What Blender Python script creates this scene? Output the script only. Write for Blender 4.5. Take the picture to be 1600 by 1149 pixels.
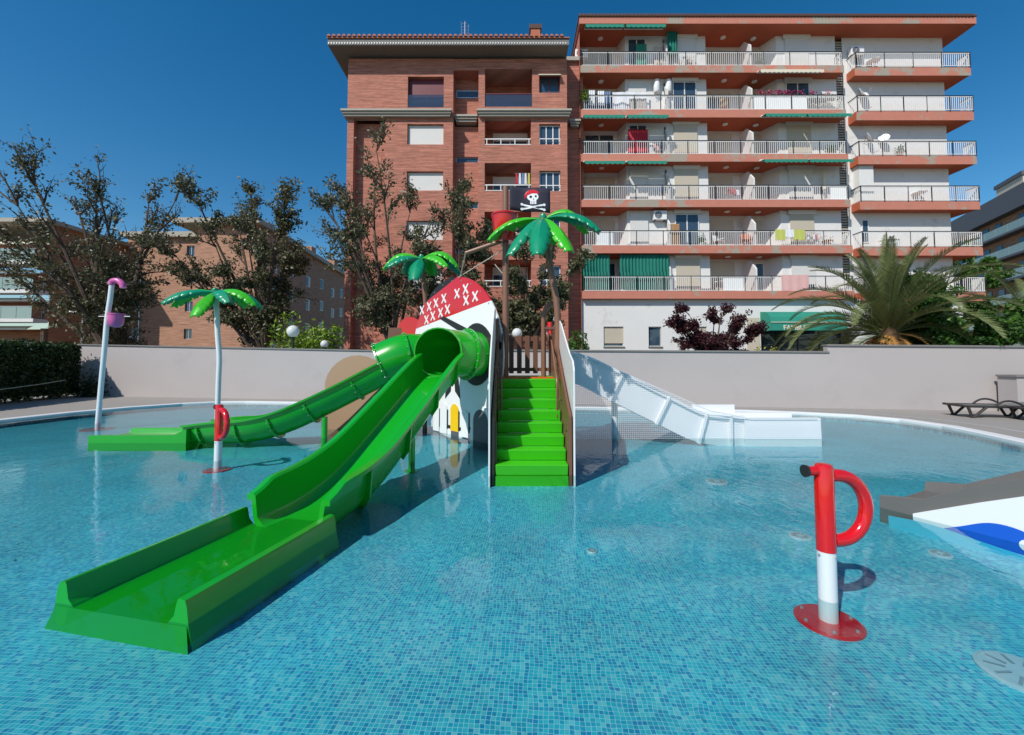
import bpy, bmesh, math, random
from mathutils import Vector, Matrix
R = math.radians
rnd = random.Random(7)
scene = bpy.context.scene
for o in list(bpy.data.objects): bpy.data.objects.remove(o)
C = scene.collection

# ------------------------------------------------------------------ camera
F_PX, PITCH, EYE = 660.0, R(2.6), 1.65
cam = bpy.data.cameras.new('camera'); cam_o = bpy.data.objects.new('camera', cam); C.objects.link(cam_o)
cam.sensor_fit = 'HORIZONTAL'; cam.sensor_width = 36.0; cam.lens = F_PX / 1600 * 36.0
cam.shift_y = -39.5 / 1600; cam.clip_start = 0.05; cam.clip_end = 2000
cam_o.location = (0, 0, EYE); cam_o.rotation_euler = (math.pi/2 + PITCH, 0, 0)
scene.camera = cam_o
# ------------------------------------------------------------------ sky and sun
SUN_EL, SH_AZ = R(44), R(40)          # shadows fall to the back right
world = bpy.data.worlds.new('World'); scene.world = world; world.use_nodes = True
wn, wl = world.node_tree.nodes, world.node_tree.links
bg = wn['Background']
sky = wn.new('ShaderNodeTexSky'); sky.sky_type = 'NISHITA'; sky.sun_disc = False
sky.sun_elevation = SUN_EL; sky.sun_rotation = math.pi + SH_AZ
sky.altitude = 0; sky.air_density = 1.0; sky.dust_density = 0.3; sky.ozone_density = 2.0
hs = wn.new('ShaderNodeHueSaturation'); hs.inputs['Saturation'].default_value = 1.42; hs.inputs['Hue'].default_value = 0.495; wl.new(sky.outputs[0], hs.inputs['Color']); wl.new(hs.outputs[0], bg.inputs[0]); bg.inputs[1].default_value = 0.118
sun = bpy.data.lights.new('sun', 'SUN'); sun.energy = 4.4; sun.angle = R(0.53); sun.color = (1.0, 0.95, 0.87)
sun_o = bpy.data.objects.new('sun', sun); C.objects.link(sun_o)
d_l = Vector((math.sin(SH_AZ)*math.cos(SUN_EL), math.cos(SH_AZ)*math.cos(SUN_EL), -math.sin(SUN_EL)))
sun_o.rotation_euler = d_l.to_track_quat('-Z', 'Y').to_euler(); sun_o.location = (-10, -15, 25)
vs = scene.view_settings
vs.view_transform = 'Standard'; vs.look = 'None'; vs.exposure = 0.0; vs.gamma = 1.0; vs.use_curve_mapping = False
scene.cycles.max_bounces = 8; scene.cycles.transparent_max_bounces = 16
scene.cycles.caustics_reflective = False; scene.cycles.caustics_refractive = False
scene.cycles.use_denoising = True

# ------------------------------------------------------------------ material helpers
MATS = {}
def nodes_of(name):
    m = bpy.data.materials.new(name); m.use_nodes = True
    nt = m.node_tree; return m, nt, nt.nodes, nt.links, nt.nodes['Principled BSDF']
def M(name, rgb, rough=0.6, var=0.12, scale=2.0, bump=0.0, bscale=30.0, metal=0.0, coat=0.0, alpha=1.0, stain=None, trans=0.0, stretch=None):
    if name in MATS: return MATS[name]
    m, nt, N, L, b = nodes_of(name)
    b.inputs['Roughness'].default_value = rough; b.inputs['Metallic'].default_value = metal
    b.inputs['Coat Weight'].default_value = coat; b.inputs['Coat Roughness'].default_value = 0.08
    b.inputs['Alpha'].default_value = alpha
    if trans: b.inputs['Transmission Weight'].default_value = trans
    tc = N.new('ShaderNodeTexCoord'); co = tc.outputs['Object']
    if stretch:
        mp = N.new('ShaderNodeMapping'); mp.inputs['Scale'].default_value = stretch; L.new(co, mp.inputs[0]); co = mp.outputs[0]
    n1 = N.new('ShaderNodeTexNoise'); n1.inputs['Scale'].default_value = scale; n1.inputs['Detail'].default_value = 6
    n1.inputs['Roughness'].default_value = 0.65
    L.new(co, n1.inputs['Vector'])
    mx = N.new('ShaderNodeMix'); mx.data_type = 'RGBA'
    mx.inputs['A'].default_value = (*[c*(1-var) for c in rgb], 1); mx.inputs['B'].default_value = (*[min(1, c*(1+var)) for c in rgb], 1)
    L.new(n1.outputs['Fac'], mx.inputs['Factor']); out = mx.outputs['Result']
    if stain:       # (rgb, scale, threshold, softness): patches of wear with a shape of their own
        n2 = N.new('ShaderNodeTexNoise'); n2.inputs['Scale'].default_value = stain[1]; n2.inputs['Detail'].default_value = 8
        n2.inputs['Roughness'].default_value = 0.7; L.new(co, n2.inputs['Vector'])
        rp = N.new('ShaderNodeMapRange'); rp.inputs[1].default_value = stain[2]; rp.inputs[2].default_value = stain[2] + stain[3]
        L.new(n2.outputs['Fac'], rp.inputs[0])
        m2 = N.new('ShaderNodeMix'); m2.data_type = 'RGBA'; m2.inputs['B'].default_value = (*stain[0], 1)
        L.new(rp.outputs[0], m2.inputs['Factor']); L.new(out, m2.inputs['A']); out = m2.outputs['Result']
    L.new(out, b.inputs['Base Color'])
    if bump:
        n3 = N.new('ShaderNodeTexNoise'); n3.inputs['Scale'].default_value = bscale; n3.inputs['Detail'].default_value = 4
        L.new(co, n3.inputs['Vector'])
        bp = N.new('ShaderNodeBump'); bp.inputs['Strength'].default_value = bump; bp.inputs['Distance'].default_value = 0.02
        L.new(n3.outputs['Fac'], bp.inputs['Height']); L.new(bp.outputs[0], b.inputs['Normal'])
    MATS[name] = m; return m
def brick_mat(name, c1, c2, mortar, bw=0.25, bh=0.065):
    m, nt, N, L, b = nodes_of(name)
    tc = N.new('ShaderNodeTexCoord'); sp = N.new('ShaderNodeSeparateXYZ'); L.new(tc.outputs['Object'], sp.inputs[0])
    ad = N.new('ShaderNodeMath'); L.new(sp.outputs[0], ad.inputs[0]); L.new(sp.outputs[1], ad.inputs[1])
    cb = N.new('ShaderNodeCombineXYZ'); L.new(ad.outputs[0], cb.inputs[0]); L.new(sp.outputs[2], cb.inputs[1])
    br = N.new('ShaderNodeTexBrick'); L.new(cb.outputs[0], br.inputs['Vector'])
    br.inputs['Color1'].default_value = (*c1, 1); br.inputs['Color2'].default_value = (*c2, 1); br.inputs['Mortar'].default_value = (*mortar, 1)
    br.inputs['Scale'].default_value = 1; br.inputs['Mortar Size'].default_value = 0.007; br.inputs['Brick Width'].default_value = bw
    br.inputs['Row Height'].default_value = bh; br.inputs['Bias'].default_value = 0.0; br.inputs['Mortar Smooth'].default_value = 0.3
    # long streaks of darker and lighter courses
    mp = N.new('ShaderNodeMapping'); mp.inputs['Scale'].default_value = (0.35, 4.5, 1); L.new(cb.outputs[0], mp.inputs[0])
    no = N.new('ShaderNodeTexNoise'); no.inputs['Scale'].default_value = 2.2; no.inputs['Detail'].default_value = 5; L.new(mp.outputs[0], no.inputs['Vector'])
    rg = N.new('ShaderNodeMapRange'); rg.inputs[1].default_value = 0.3; rg.inputs[2].default_value = 0.7
    rg.inputs[3].default_value = 0.68; rg.inputs[4].default_value = 1.3; L.new(no.outputs['Fac'], rg.inputs[0])
    ml = N.new('ShaderNodeMix'); ml.data_type = 'RGBA'; ml.blend_type = 'MULTIPLY'; ml.inputs['Factor'].default_value = 1
    L.new(br.outputs['Color'], ml.inputs['A']); L.new(rg.outputs[0], ml.inputs['B']); L.new(ml.outputs['Result'], b.inputs['Base Color'])
    b.inputs['Roughness'].default_value = 0.85
    bp = N.new('ShaderNodeBump'); bp.inputs['Strength'].default_value = 0.5; bp.inputs['Distance'].default_value = 0.006; bp.invert = True
    L.new(br.outputs['Fac'], bp.inputs['Height']); L.new(bp.outputs[0], b.inputs['Normal'])
    MATS[name] = m; return m
def leaf_mat(name, c1, c2, rough=0.5):
    m, nt, N, L, b = nodes_of(name)
    g = N.new('ShaderNodeNewGeometry'); mx = N.new('ShaderNodeMix'); mx.data_type = 'RGBA'
    mx.inputs['A'].default_value = (*c1, 1); mx.inputs['B'].default_value = (*c2, 1)
    L.new(g.outputs['Random Per Island'], mx.inputs['Factor']); L.new(mx.outputs['Result'], b.inputs['Base Color'])
    b.inputs['Roughness'].default_value = rough
    tr = N.new('ShaderNodeBsdfTranslucent'); L.new(mx.outputs['Result'], tr.inputs['Color'])
    ms = N.new('ShaderNodeMixShader'); ms.inputs[0].default_value = 0.22
    L.new(b.outputs[0], ms.inputs[1]); L.new(tr.outputs[0], ms.inputs[2]); L.new(ms.outputs[0], N['Material Output'].inputs['Surface'])
    MATS[name] = m; return m
def mosaic_mat():
    m, nt, N, L, b = nodes_of('blue_glass_mosaic')
    tc = N.new('ShaderNodeTexCoord'); mp = N.new('ShaderNodeMapping'); mp.inputs['Rotation'].default_value = (0, 0, R(4)); L.new(tc.outputs['Object'], mp.inputs[0])
    # warps the tile grid to imitate refraction by ripples, stronger in rippled areas
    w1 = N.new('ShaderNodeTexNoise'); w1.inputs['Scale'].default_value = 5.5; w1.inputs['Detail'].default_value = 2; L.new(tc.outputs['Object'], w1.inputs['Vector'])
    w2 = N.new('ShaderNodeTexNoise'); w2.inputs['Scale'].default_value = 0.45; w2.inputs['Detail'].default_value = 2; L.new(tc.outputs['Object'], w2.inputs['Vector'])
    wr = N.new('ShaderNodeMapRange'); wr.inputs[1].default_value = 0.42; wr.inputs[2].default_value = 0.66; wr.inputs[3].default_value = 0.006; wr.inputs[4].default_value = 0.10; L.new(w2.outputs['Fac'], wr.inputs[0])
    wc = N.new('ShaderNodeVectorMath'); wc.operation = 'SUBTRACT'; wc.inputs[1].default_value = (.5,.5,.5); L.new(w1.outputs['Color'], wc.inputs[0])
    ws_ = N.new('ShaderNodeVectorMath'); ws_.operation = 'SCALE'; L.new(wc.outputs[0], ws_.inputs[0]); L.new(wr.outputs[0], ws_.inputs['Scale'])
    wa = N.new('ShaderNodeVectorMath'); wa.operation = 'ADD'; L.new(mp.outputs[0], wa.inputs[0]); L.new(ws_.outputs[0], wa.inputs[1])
    sc = N.new('ShaderNodeVectorMath'); sc.operation = 'SCALE'; sc.inputs['Scale'].default_value = 1/0.0262; L.new(wa.outputs[0], sc.inputs[0])
    fl = N.new('ShaderNodeVectorMath'); fl.operation = 'FLOOR'; L.new(sc.outputs[0], fl.inputs[0])
    fr = N.new('ShaderNodeVectorMath'); fr.operation = 'FRACTION'; L.new(sc.outputs[0], fr.inputs[0])
    wn_ = N.new('ShaderNodeTexWhiteNoise'); wn_.noise_dimensions = '2D'; L.new(fl.outputs[0], wn_.inputs['Vector'])
    rp = N.new('ShaderNodeValToRGB'); rp.color_ramp.interpolation = 'CONSTANT'
    cols = [(0, (.012,.28,.45)), (.14, (.016,.35,.49)), (.36, (.025,.43,.54)), (.56, (.04,.47,.56)), (.74, (.08,.50,.57)), (.88, (.15,.53,.59)), (.95, (.012,.25,.46))]
    e = rp.color_ramp.elements
    e[0].position, e[0].color = 0, (*cols[0][1], 1); e[1].position, e[1].color = cols[1][0], (*cols[1][1], 1)
    for p, c in cols[2:]:
        k = e.new(p); k.color = (*c, 1)
    L.new(wn_.outputs['Value'], rp.inputs[0])
    sp = N.new('ShaderNodeSeparateXYZ'); L.new(fr.outputs[0], sp.inputs[0])
    def edge(sock):
        a = N.new('ShaderNodeMath'); a.operation = 'SUBTRACT'; L.new(sock, a.inputs[0]); a.inputs[1].default_value = 0.5
        c = N.new('ShaderNodeMath'); c.operation = 'ABSOLUTE'; L.new(a.outputs[0], c.inputs[0]); return c.outputs[0]
    mxn = N.new('ShaderNodeMath'); mxn.operation = 'MAXIMUM'; L.new(edge(sp.outputs[0]), mxn.inputs[0]); L.new(edge(sp.outputs[1]), mxn.inputs[1])
    gt = N.new('ShaderNodeMath'); gt.operation = 'GREATER_THAN'; gt.inputs[1].default_value = 0.45; L.new(mxn.outputs[0], gt.inputs[0])
    # broad cloudiness of the tile lots
    n1 = N.new('ShaderNodeTexNoise'); n1.inputs['Scale'].default_value = 1.3; n1.inputs['Detail'].default_value = 3; L.new(tc.outputs['Object'], n1.inputs['Vector'])
    rg = N.new('ShaderNodeMapRange'); rg.inputs[1].default_value = 0.3; rg.inputs[2].default_value = 0.7; rg.inputs[3].default_value = 0.85; rg.inputs[4].default_value = 1.15; L.new(n1.outputs['Fac'], rg.inputs[0])
    ml = N.new('ShaderNodeMix'); ml.data_type = 'RGBA'; ml.blend_type = 'MULTIPLY'; ml.inputs['Factor'].default_value = 1
    L.new(rp.outputs[0], ml.inputs['A']); L.new(rg.outputs[0], ml.inputs['B'])
    mx = N.new('ShaderNodeMix'); mx.data_type = 'RGBA'; L.new(gt.outputs[0], mx.inputs['Factor']); L.new(ml.outputs['Result'], mx.inputs['A'])
    mx.inputs['B'].default_value = (.36, .66, .74, 1); L.new(mx.outputs['Result'], b.inputs['Base Color']); b.inputs['Roughness'].default_value = 0.4
    MATS['mosaic'] = m; return m
def water_mat():
    m, nt, N, L, b = nodes_of('pool_water'); N.remove(b)
    tc = N.new('ShaderNodeTexCoord'); mp = N.new('ShaderNodeMapping'); mp.inputs['Scale'].default_value = (1, 0.55, 1); mp.inputs['Rotation'].default_value = (0, 0, R(12)); L.new(tc.outputs['Object'], mp.inputs[0])
    n1 = N.new('ShaderNodeTexNoise'); n1.inputs['Scale'].default_value = 7; n1.inputs['Detail'].default_value = 3; n1.inputs['Distortion'].default_value = 0.6; L.new(mp.outputs[0], n1.inputs['Vector'])
    n2 = N.new('ShaderNodeTexNoise'); n2.inputs['Scale'].default_value = 0.45; n2.inputs['Detail'].default_value = 2; L.new(tc.outputs['Object'], n2.inputs['Vector'])
    rg = N.new('ShaderNodeMapRange'); rg.inputs[1].default_value = 0.4; rg.inputs[2].default_value = 0.65; rg.inputs[3].default_value = 0.15; rg.inputs[4].default_value = 1.0; L.new(n2.outputs['Fac'], rg.inputs[0])
    mu = N.new('ShaderNodeMath'); mu.operation = 'MULTIPLY'; L.new(n1.outputs['Fac'], mu.inputs[0]); L.new(rg.outputs[0], mu.inputs[1])
    bp = N.new('ShaderNodeBump'); bp.inputs['Strength'].default_value = 0.34; bp.inputs['Distance'].default_value = 0.02; L.new(mu.outputs[0], bp.inputs['Height'])
    fz = N.new('ShaderNodeFresnel'); fz.inputs['IOR'].default_value = 1.33; L.new(bp.outputs[0], fz.inputs['Normal'])
    tr = N.new('ShaderNodeBsdfTransparent'); tr.inputs[0].default_value = (0.80, 0.96, 0.985, 1)
    gl = N.new('ShaderNodeBsdfGlossy'); gl.inputs['Roughness'].default_value = 0.015; L.new(bp.outputs[0], gl.inputs['Normal'])
    ms = N.new('ShaderNodeMixShader'); L.new(fz.outputs[0], ms.inputs[0]); L.new(tr.outputs[0], ms.inputs[1]); L.new(gl.outputs[0], ms.inputs[2])
    L.new(ms.outputs[0], N['Material Output'].inputs['Surface']); MATS['water'] = m; return m
def glass_mat(name, tint, alpha_mix=0.45, rough=0.03):
    m, nt, N, L, b = nodes_of(name)
    b.inputs['Base Color'].default_value = (*tint, 1); b.inputs['Roughness'].default_value = rough; b.inputs['Specular IOR Level'].default_value = 0.8
    tr = N.new('ShaderNodeBsdfTransparent'); ms = N.new('ShaderNodeMixShader'); ms.inputs[0].default_value = alpha_mix
    L.new(tr.outputs[0], ms.inputs[1]); L.new(b.outputs[0], ms.inputs[2]); L.new(ms.outputs[0], N['Material Output'].inputs['Surface'])
    MATS[name] = m; return m

# ------------------------------------------------------------------ mesh helpers
class MB:
    def __init__(s): s.v = []; s.f = []
    def add(s, vs_, fs):
        o = len(s.v); s.v += [tuple(p) for p in vs_]; s.f += [tuple(i + o for i in f) for f in fs]; return s
    def box(s, x0, x1, y0, y1, z0, z1):
        return s.add([(x0,y0,z0),(x1,y0,z0),(x1,y1,z0),(x0,y1,z0),(x0,y0,z1),(x1,y0,z1),(x1,y1,z1),(x0,y1,z1)],
                     [(0,3,2,1),(4,5,6,7),(0,1,5,4),(1,2,6,5),(2,3,7,6),(3,0,4,7)])
    def hull2(s, a, b):      # two equal loops joined, capped
        n = len(a)
        return s.add(list(a) + list(b), [tuple(range(n))[::-1], tuple(range(n, 2*n))] + [(i, (i+1) % n, n + (i+1) % n, n + i) for i in range(n)])
    def prism_xz(s, poly, y0, y1):   # polygon in x,z pushed along y
        return s.hull2([(x, y0, z) for x, z in poly], [(x, y1, z) for x, z in poly])
    def prism_yz(s, poly, x0, x1):
        return s.hull2([(x0, y, z) for y, z in poly], [(x1, y, z) for y, z in poly])
    def prism_xy(s, poly, z0, z1):
        return s.hull2([(x, y, z0) for x, y in poly], [(x, y, z1) for x, y in poly])
    def rings(s, loops, cap=True, closed=True):
        n = len(loops[0]); o = len(s.v)
        for l in loops: s.v += [tuple(p) for p in l]
        for k in range(len(loops) - 1):
            for i in range(n if closed else n - 1):
                j = (i + 1) % n; s.f.append((o+k*n+i, o+k*n+j, o+(k+1)*n+j, o+(k+1)*n+i))
        if cap and closed:
            s.f.append(tuple(o + i for i in range(n))[::-1]); s.f.append(tuple(o + (len(loops)-1)*n + i for i in range(n)))
        return s
    def tube(s, pts, rad, n=10, cap=True):
        pts = [Vector(p) for p in pts]; rad = rad if isinstance(rad, (list, tuple)) else [rad]*len(pts); loops = []; up = None
        for i, p in enumerate(pts):
            t = (pts[min(i+1, len(pts)-1)] - pts[max(i-1, 0)]).normalized()
            if up is None: up = Vector((0,0,1)) if abs(t.z) < 0.9 else Vector((1,0,0))
            a = t.cross(up).normalized(); up = a.cross(t).normalized()
            loops.append([p + (a*math.cos(q) + up*math.sin(q))*rad[i] for q in [2*math.pi*k/n for k in range(n)]])
        return s.rings(loops, cap)
    def lathe(s, prof, c=(0,0,0), n=24, cap=True):
        return s.rings([[(c[0]+r*math.cos(2*math.pi*k/n), c[1]+r*math.sin(2*math.pi*k/n), c[2]+z) for k in range(n)] for r, z in prof], cap)
    def build(s, name, mat, parent=None, smooth=False, bevel=0.0, loc=None):
        me = bpy.data.meshes.new(name); me.from_pydata(s.v, [], s.f); me.update()
        bm = bmesh.new(); bm.from_mesh(me); bmesh.ops.recalc_face_normals(bm, faces=bm.faces); bm.to_mesh(me); bm.free()
        me.materials.append(MATS[mat] if isinstance(mat, str) else mat)
        if smooth:
            for p in me.polygons: p.use_smooth = True
        o = bpy.data.objects.new(name, me); C.objects.link(o); o.parent = parent
        if loc: o.location = loc
        if bevel:
            b = o.modifiers.new('bevel', 'BEVEL'); b.width = bevel; b.segments = 2; b.limit_method = 'ANGLE'; b.angle_limit = R(40)
        if smooth:
            try:
                me.set_sharp_from_angle(angle=R(42))
            except Exception: pass
        return o
def tag(o, label=None, cat=None, group=None, kind=None):
    if label: o['label'] = label
    if cat: o['category'] = cat
    if group: o['group'] = group
    if kind: o['kind'] = kind
    return o
def thing(name, label, cat, loc=(0,0,0), rz=0, group=None):
    o = bpy.data.objects.new(name, None); C.objects.link(o); o.location = loc; o.rotation_euler = (0, 0, rz); o.empty_display_size = 0.2
    return tag(o, label, cat, group)
def bez(a, b, c, n):
    a, b, c = Vector(a), Vector(b), Vector(c)
    return [a*(1-t)**2 + b*2*t*(1-t) + c*t*t for t in [i/n for i in range(n+1)]]
def arc_poly(cx, cz, r, a0, a1, n):
    return [(cx + r*math.cos(a0 + (a1-a0)*i/n), cz + r*math.sin(a0 + (a1-a0)*i/n)) for i in range(n+1)]
def catmull(pts, per=6):
    P_ = [Vector(p) for p in pts]; out = []
    for i in range(len(P_) - 1):
        p0, p1, p2, p3 = P_[max(i-1,0)], P_[i], P_[i+1], P_[min(i+2, len(P_)-1)]
        for k in range(per):
            t = k/per; out.append(0.5*((2*p1) + (p2-p0)*t + (2*p0-5*p1+4*p2-p3)*t*t + (3*p1-p0-3*p2+p3)*t**3))
    return out + [P_[-1]]

# ------------------------------------------------------------------ materials
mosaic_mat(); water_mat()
M('deck', (.30,.275,.25), .8, .12, 1.2, .15, 60, stretch=(1, 6, 1)); M('coping_white', (.72,.73,.73), .5, .06); M('soil', (.16,.14,.10), .95, .3, .6, .4, 8)
M('render_grey', (.42,.385,.375), .9, .07, .5, .18, 70, stain=((.37,.335,.325), .8, .55, .25)); M('cap_grey', (.20,.19,.18), .85, .15, 4)
brick_mat('brick_red', (.50,.175,.115), (.38,.13,.085), (.38,.21,.16)); brick_mat('brick_tan', (.44,.22,.135), (.38,.185,.11), (.40,.26,.19))
brick_mat('brick_ochre', (.40,.19,.10), (.35,.16,.085), (.34,.2,.13))
M('stone_trim', (.40,.365,.31), .8, .12, 3); M('soffit_beige', (.21,.17,.14), .85, .06); M('terracotta', (.42,.14,.075), .8, .2, 6)
M('white_wall', (.72,.715,.70), .85, .05, .8, stain=((.56,.54,.50), .9, .56, .16)); M('orange_paint', (.46,.115,.05), .75, .12, 1.5)
M('slab_orange', (.53,.20,.14), .8, .14, 2.5, stain=((.36,.31,.25), .60, .545, .03)); M('concrete', (.36,.33,.28), .9, .15, 3)
M('dark_roof', (.10,.05,.04), .8, .2, 5); M('louvre', (.40,.37,.31), .7, .1); M('black_metal', (.02,.02,.022), .4, .1)
M('white_metal', (.78,.78,.76), .45, .04); M('shutter_white', (.70,.69,.66), .6, .04); M('shutter_beige', (.56,.50,.40), .6, .06); M('maroon', (.16,.03,.04), .45, .1)
M('awning_green', (.02,.24,.17), .8, .1); M('awning_cream', (.72,.66,.52), .8, .06); M('cloth_green', (.008,.17,.125), .85, .12); M('cloth_white', (.78,.79,.84), .85, .04)
M('cloth_pink', (.72,.42,.40), .85, .08); M('cloth_yellow', (.52,.55,.13), .85, .08); M('cloth_red', (.5,.03,.06), .85, .1); M('cloth_print', (.55,.47,.43), .85, .45, 14)
M('cloth_blue', (.16,.26,.45), .85, .1); M('wood', (.40,.22,.10), .6, .25, 4); M('plastic_white', (.80,.80,.79), .35, .02)
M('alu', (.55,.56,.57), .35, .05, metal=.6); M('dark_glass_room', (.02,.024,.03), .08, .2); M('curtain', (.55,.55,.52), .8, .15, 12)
glass_mat('window_glass', (.05,.09,.14), .75); glass_mat('green_glass', (.34,.46,.43), .72, .12); glass_mat('smoke_glass', (.05,.07,.12), .62); glass_mat('globe_glass', (.85,.85,.83), .75, .1)
M('slide_green', (.006,.34,.012), .27, .10, 1.6, .05, 9, coat=.4); M('step_green', (.055,.50,.010), .38, .05, 2, .12, 120); M('brown', (.17,.075,.045), .45, .08, 3); M('brown_pole', (.22,.105,.065), .4, .08)
M('tan_board', (.42,.27,.17), .55, .04); M('hdpe_white', (.80,.80,.80), .38, .02, coat=.2); M('red_gloss', (.62,.006,.008), .16, .03, coat=.6); M('black_board', (.018,.018,.020), .5, .05)
M('yellow_board', (.85,.52,.005), .4, .03); M('orange_edge', (.72,.09,.01), .45, .05); M('frond_light', (.05,.46,.015), .34, .06, coat=.15); M('frond_dark', (.006,.25,.12), .34, .06, coat=.15)
M('pole_white', (.72,.75,.77), .3, .03, coat=.3); M('pink', (.65,.12,.36), .3, .04, coat=.3); M('slide_white', (.80,.82,.84), .3, .02, coat=.3); M('rope', (.55,.50,.42), .9, .1)
M('flag_navy', (.018,.018,.035), .8, .2, 8); M('net_white', (.80,.81,.82), .6, .02); M('ramp_grey', (.14,.13,.12), .4, .1, coat=.2); M('wave_blue', (.008,.10,.55), .35, .05); M('underwater_tint', (.06,.50,.66), .35, .05)
M('lounger_dark', (.035,.030,.027), .5, .1); M('sling_grey', (.16,.155,.145), .8, .1, 40); M('steel', (.42,.43,.44), .5, .03, metal=.5); M('bark', (.10,.070,.050), .95, .35, 5, .6, 20); M('palm_trunk', (.13,.075,.035), .95, .4, 6, .7, 14)
M('dry_frond', (.40,.20,.05), .8, .3, 4); M('hose', (.45,.47,.36), .6, .05); M('light_disc', (.42,.55,.60), .35, .1, 20); M('slate', (.09,.095,.11), .6, .1)
leaf_mat('leaf_olive', (.055,.065,.028), (.17,.16,.075)); leaf_mat('leaf_green', (.02,.075,.012), (.10,.22,.03)); leaf_mat('leaf_bright', (.10,.22,.015), (.26,.36,.03)); leaf_mat('leaf_plum', (.035,.008,.014), (.085,.022,.03))
leaf_mat('leaf_hedge', (.008,.022,.006), (.045,.085,.014)); leaf_mat('leaf_palm', (.10,.13,.035), (.22,.25,.10)); leaf_mat('leaf_yellow', (.25,.25,.02), (.42,.40,.05)); leaf_mat('petal', (.5,.01,.10), (.6,.05,.2))

# ================================================================== THE SETTING
pool = [(-14.3,-3), (-14.0,6), (-13.95,11.6), (-13.8,13.4), (-13.3,14.9), (-12.5,16.1), (-11.6,16.75), (-10.6,16.85), (-4,15.85), (3,14.65), (7.6,13.75), (9.0,13.25), (10.1,12.6), (10.65,11.7), (10.7,10.6), (10.45,9.6), (10.0,8.2), (9.0,4.5), (8.6,-3)]
def offset(poly, d):
    n = len(poly); out = []
    for i in range(n):
        p0, p1, p2 = Vector(poly[i-1]), Vector(poly[i]), Vector(poly[(i+1) % n])
        a, b = (p1-p0).normalized(), (p2-p1).normalized(); na, nb = Vector((-a.y, a.x)), Vector((-b.y, b.x))
        m = (na + nb).normalized(); out.append(tuple(p1 + m*d/max(.4, m.dot(na))))
    return out
def sheet(name, outer, holes, z, mat):
    bm = bmesh.new(); edges = []
    for loop in [outer] + holes:
        vv = [bm.verts.new((x, y, z)) for x, y in loop]
        edges += [bm.edges.new((vv[i], vv[(i+1) % len(vv)])) for i in range(len(vv))]
    bmesh.ops.triangle_fill(bm, use_beauty=True, use_dissolve=False, edges=edges, normal=(0,0,1))
    for f in bm.faces:
        if f.normal.z < 0: f.normal_flip()
    me = bpy.data.meshes.new(name); bm.to_mesh(me); bm.free(); me.materials.append(MATS[mat])
    o = bpy.data.objects.new(name, me); C.objects.link(o); return tag(o, kind='structure')
def wall_y(x): return 19.92 - .1687*(x + 20.24)
sheet('ground', [(-400,-300), (400,-300), (400,700), (-400,700)], [offset(pool, .2)], 0.0, 'soil')
o_in, o_out = offset(pool, .0), offset(pool, .34)
deck_outer = [(-24,-12), (24,-12), (24,wall_y(24)+.1), (-21.0,wall_y(-21.0)+.1), (-24,20.6)]
sheet('deck', deck_outer, [offset(pool, .30)], 0.035, 'deck')
b = MB(); n = len(pool)                                                   # coping: a low rounded white kerb
b.rings([[(o_in[i][0], o_in[i][1], -.10) for i in range(n)], [(o_in[i][0], o_in[i][1], .05) for i in range(n)],
         [(offset(pool,.03)[i][0], offset(pool,.03)[i][1], .065) for i in range(n)], [(o_out[i][0], o_out[i][1], .055) for i in range(n)],
         [(o_out[i][0], o_out[i][1], .0) for i in range(n)]], cap=False)
tag(b.build('pool_coping', 'coping_white'), kind='structure')
b = MB(); dl = offset(pool, 1.15); dl2 = offset(pool, 1.19)                  # drain line in the paving beside the pool
for i in range(9, 17):
    b.add([(*dl[i], .040), (*dl[i+1], .040), (*dl2[i+1], .040), (*dl2[i], .040)], [(0,1,2,3)])
tag(b.build('drain_line', 'coping_white'), kind='structure')
FL = -0.16
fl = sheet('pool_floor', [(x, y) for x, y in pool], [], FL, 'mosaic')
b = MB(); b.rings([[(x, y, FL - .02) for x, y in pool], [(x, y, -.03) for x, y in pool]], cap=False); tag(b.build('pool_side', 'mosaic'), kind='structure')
wo = sheet('water', [(x, y) for x, y in offset(pool, -.004)], [], 0.0, 'water')
# floor fittings: round inlet covers
discs = [((2.97,4.44), .105, 'round white floor inlet right of the stairs, behind the red water cannon'), ((.76,4.1), .05, 'small white floor inlet in front of the green stairs'),
         ((4.01,4.04), .09, 'white floor inlet beside the grey wave slide'), ((3.07,6.42), .16, 'pale floor inlet in front of the white slide'), ((2.95,2.52), .20, 'large round drain cover at the right edge of the picture'),
         ((1.9,8.3), .15, 'pale floor inlet under the white slide net')]
for (x, y), r, lb in discs:
    t = thing('floor_inlet', lb, 'inlet', (x, y, FL))
    MB().lathe([(r, 0), (r, .012), (r*.9, .018), (.001, .02)], n=24).build('cover', 'light_disc', t)
    k = MB()
    for a in range(10): k.box(r*.35, r*.8, -.008, .008, .017, .024) if a == 0 else k.add([Matrix.Rotation(a*.628, 3, 'Z') @ Vector(p) for p in [(r*.35,-.008,.024), (r*.8,-.008,.021), (r*.8,.008,.021), (r*.35,.008,.024)]], [(0,1,2,3)])
    k.build('slot', 'alu', t)

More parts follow.
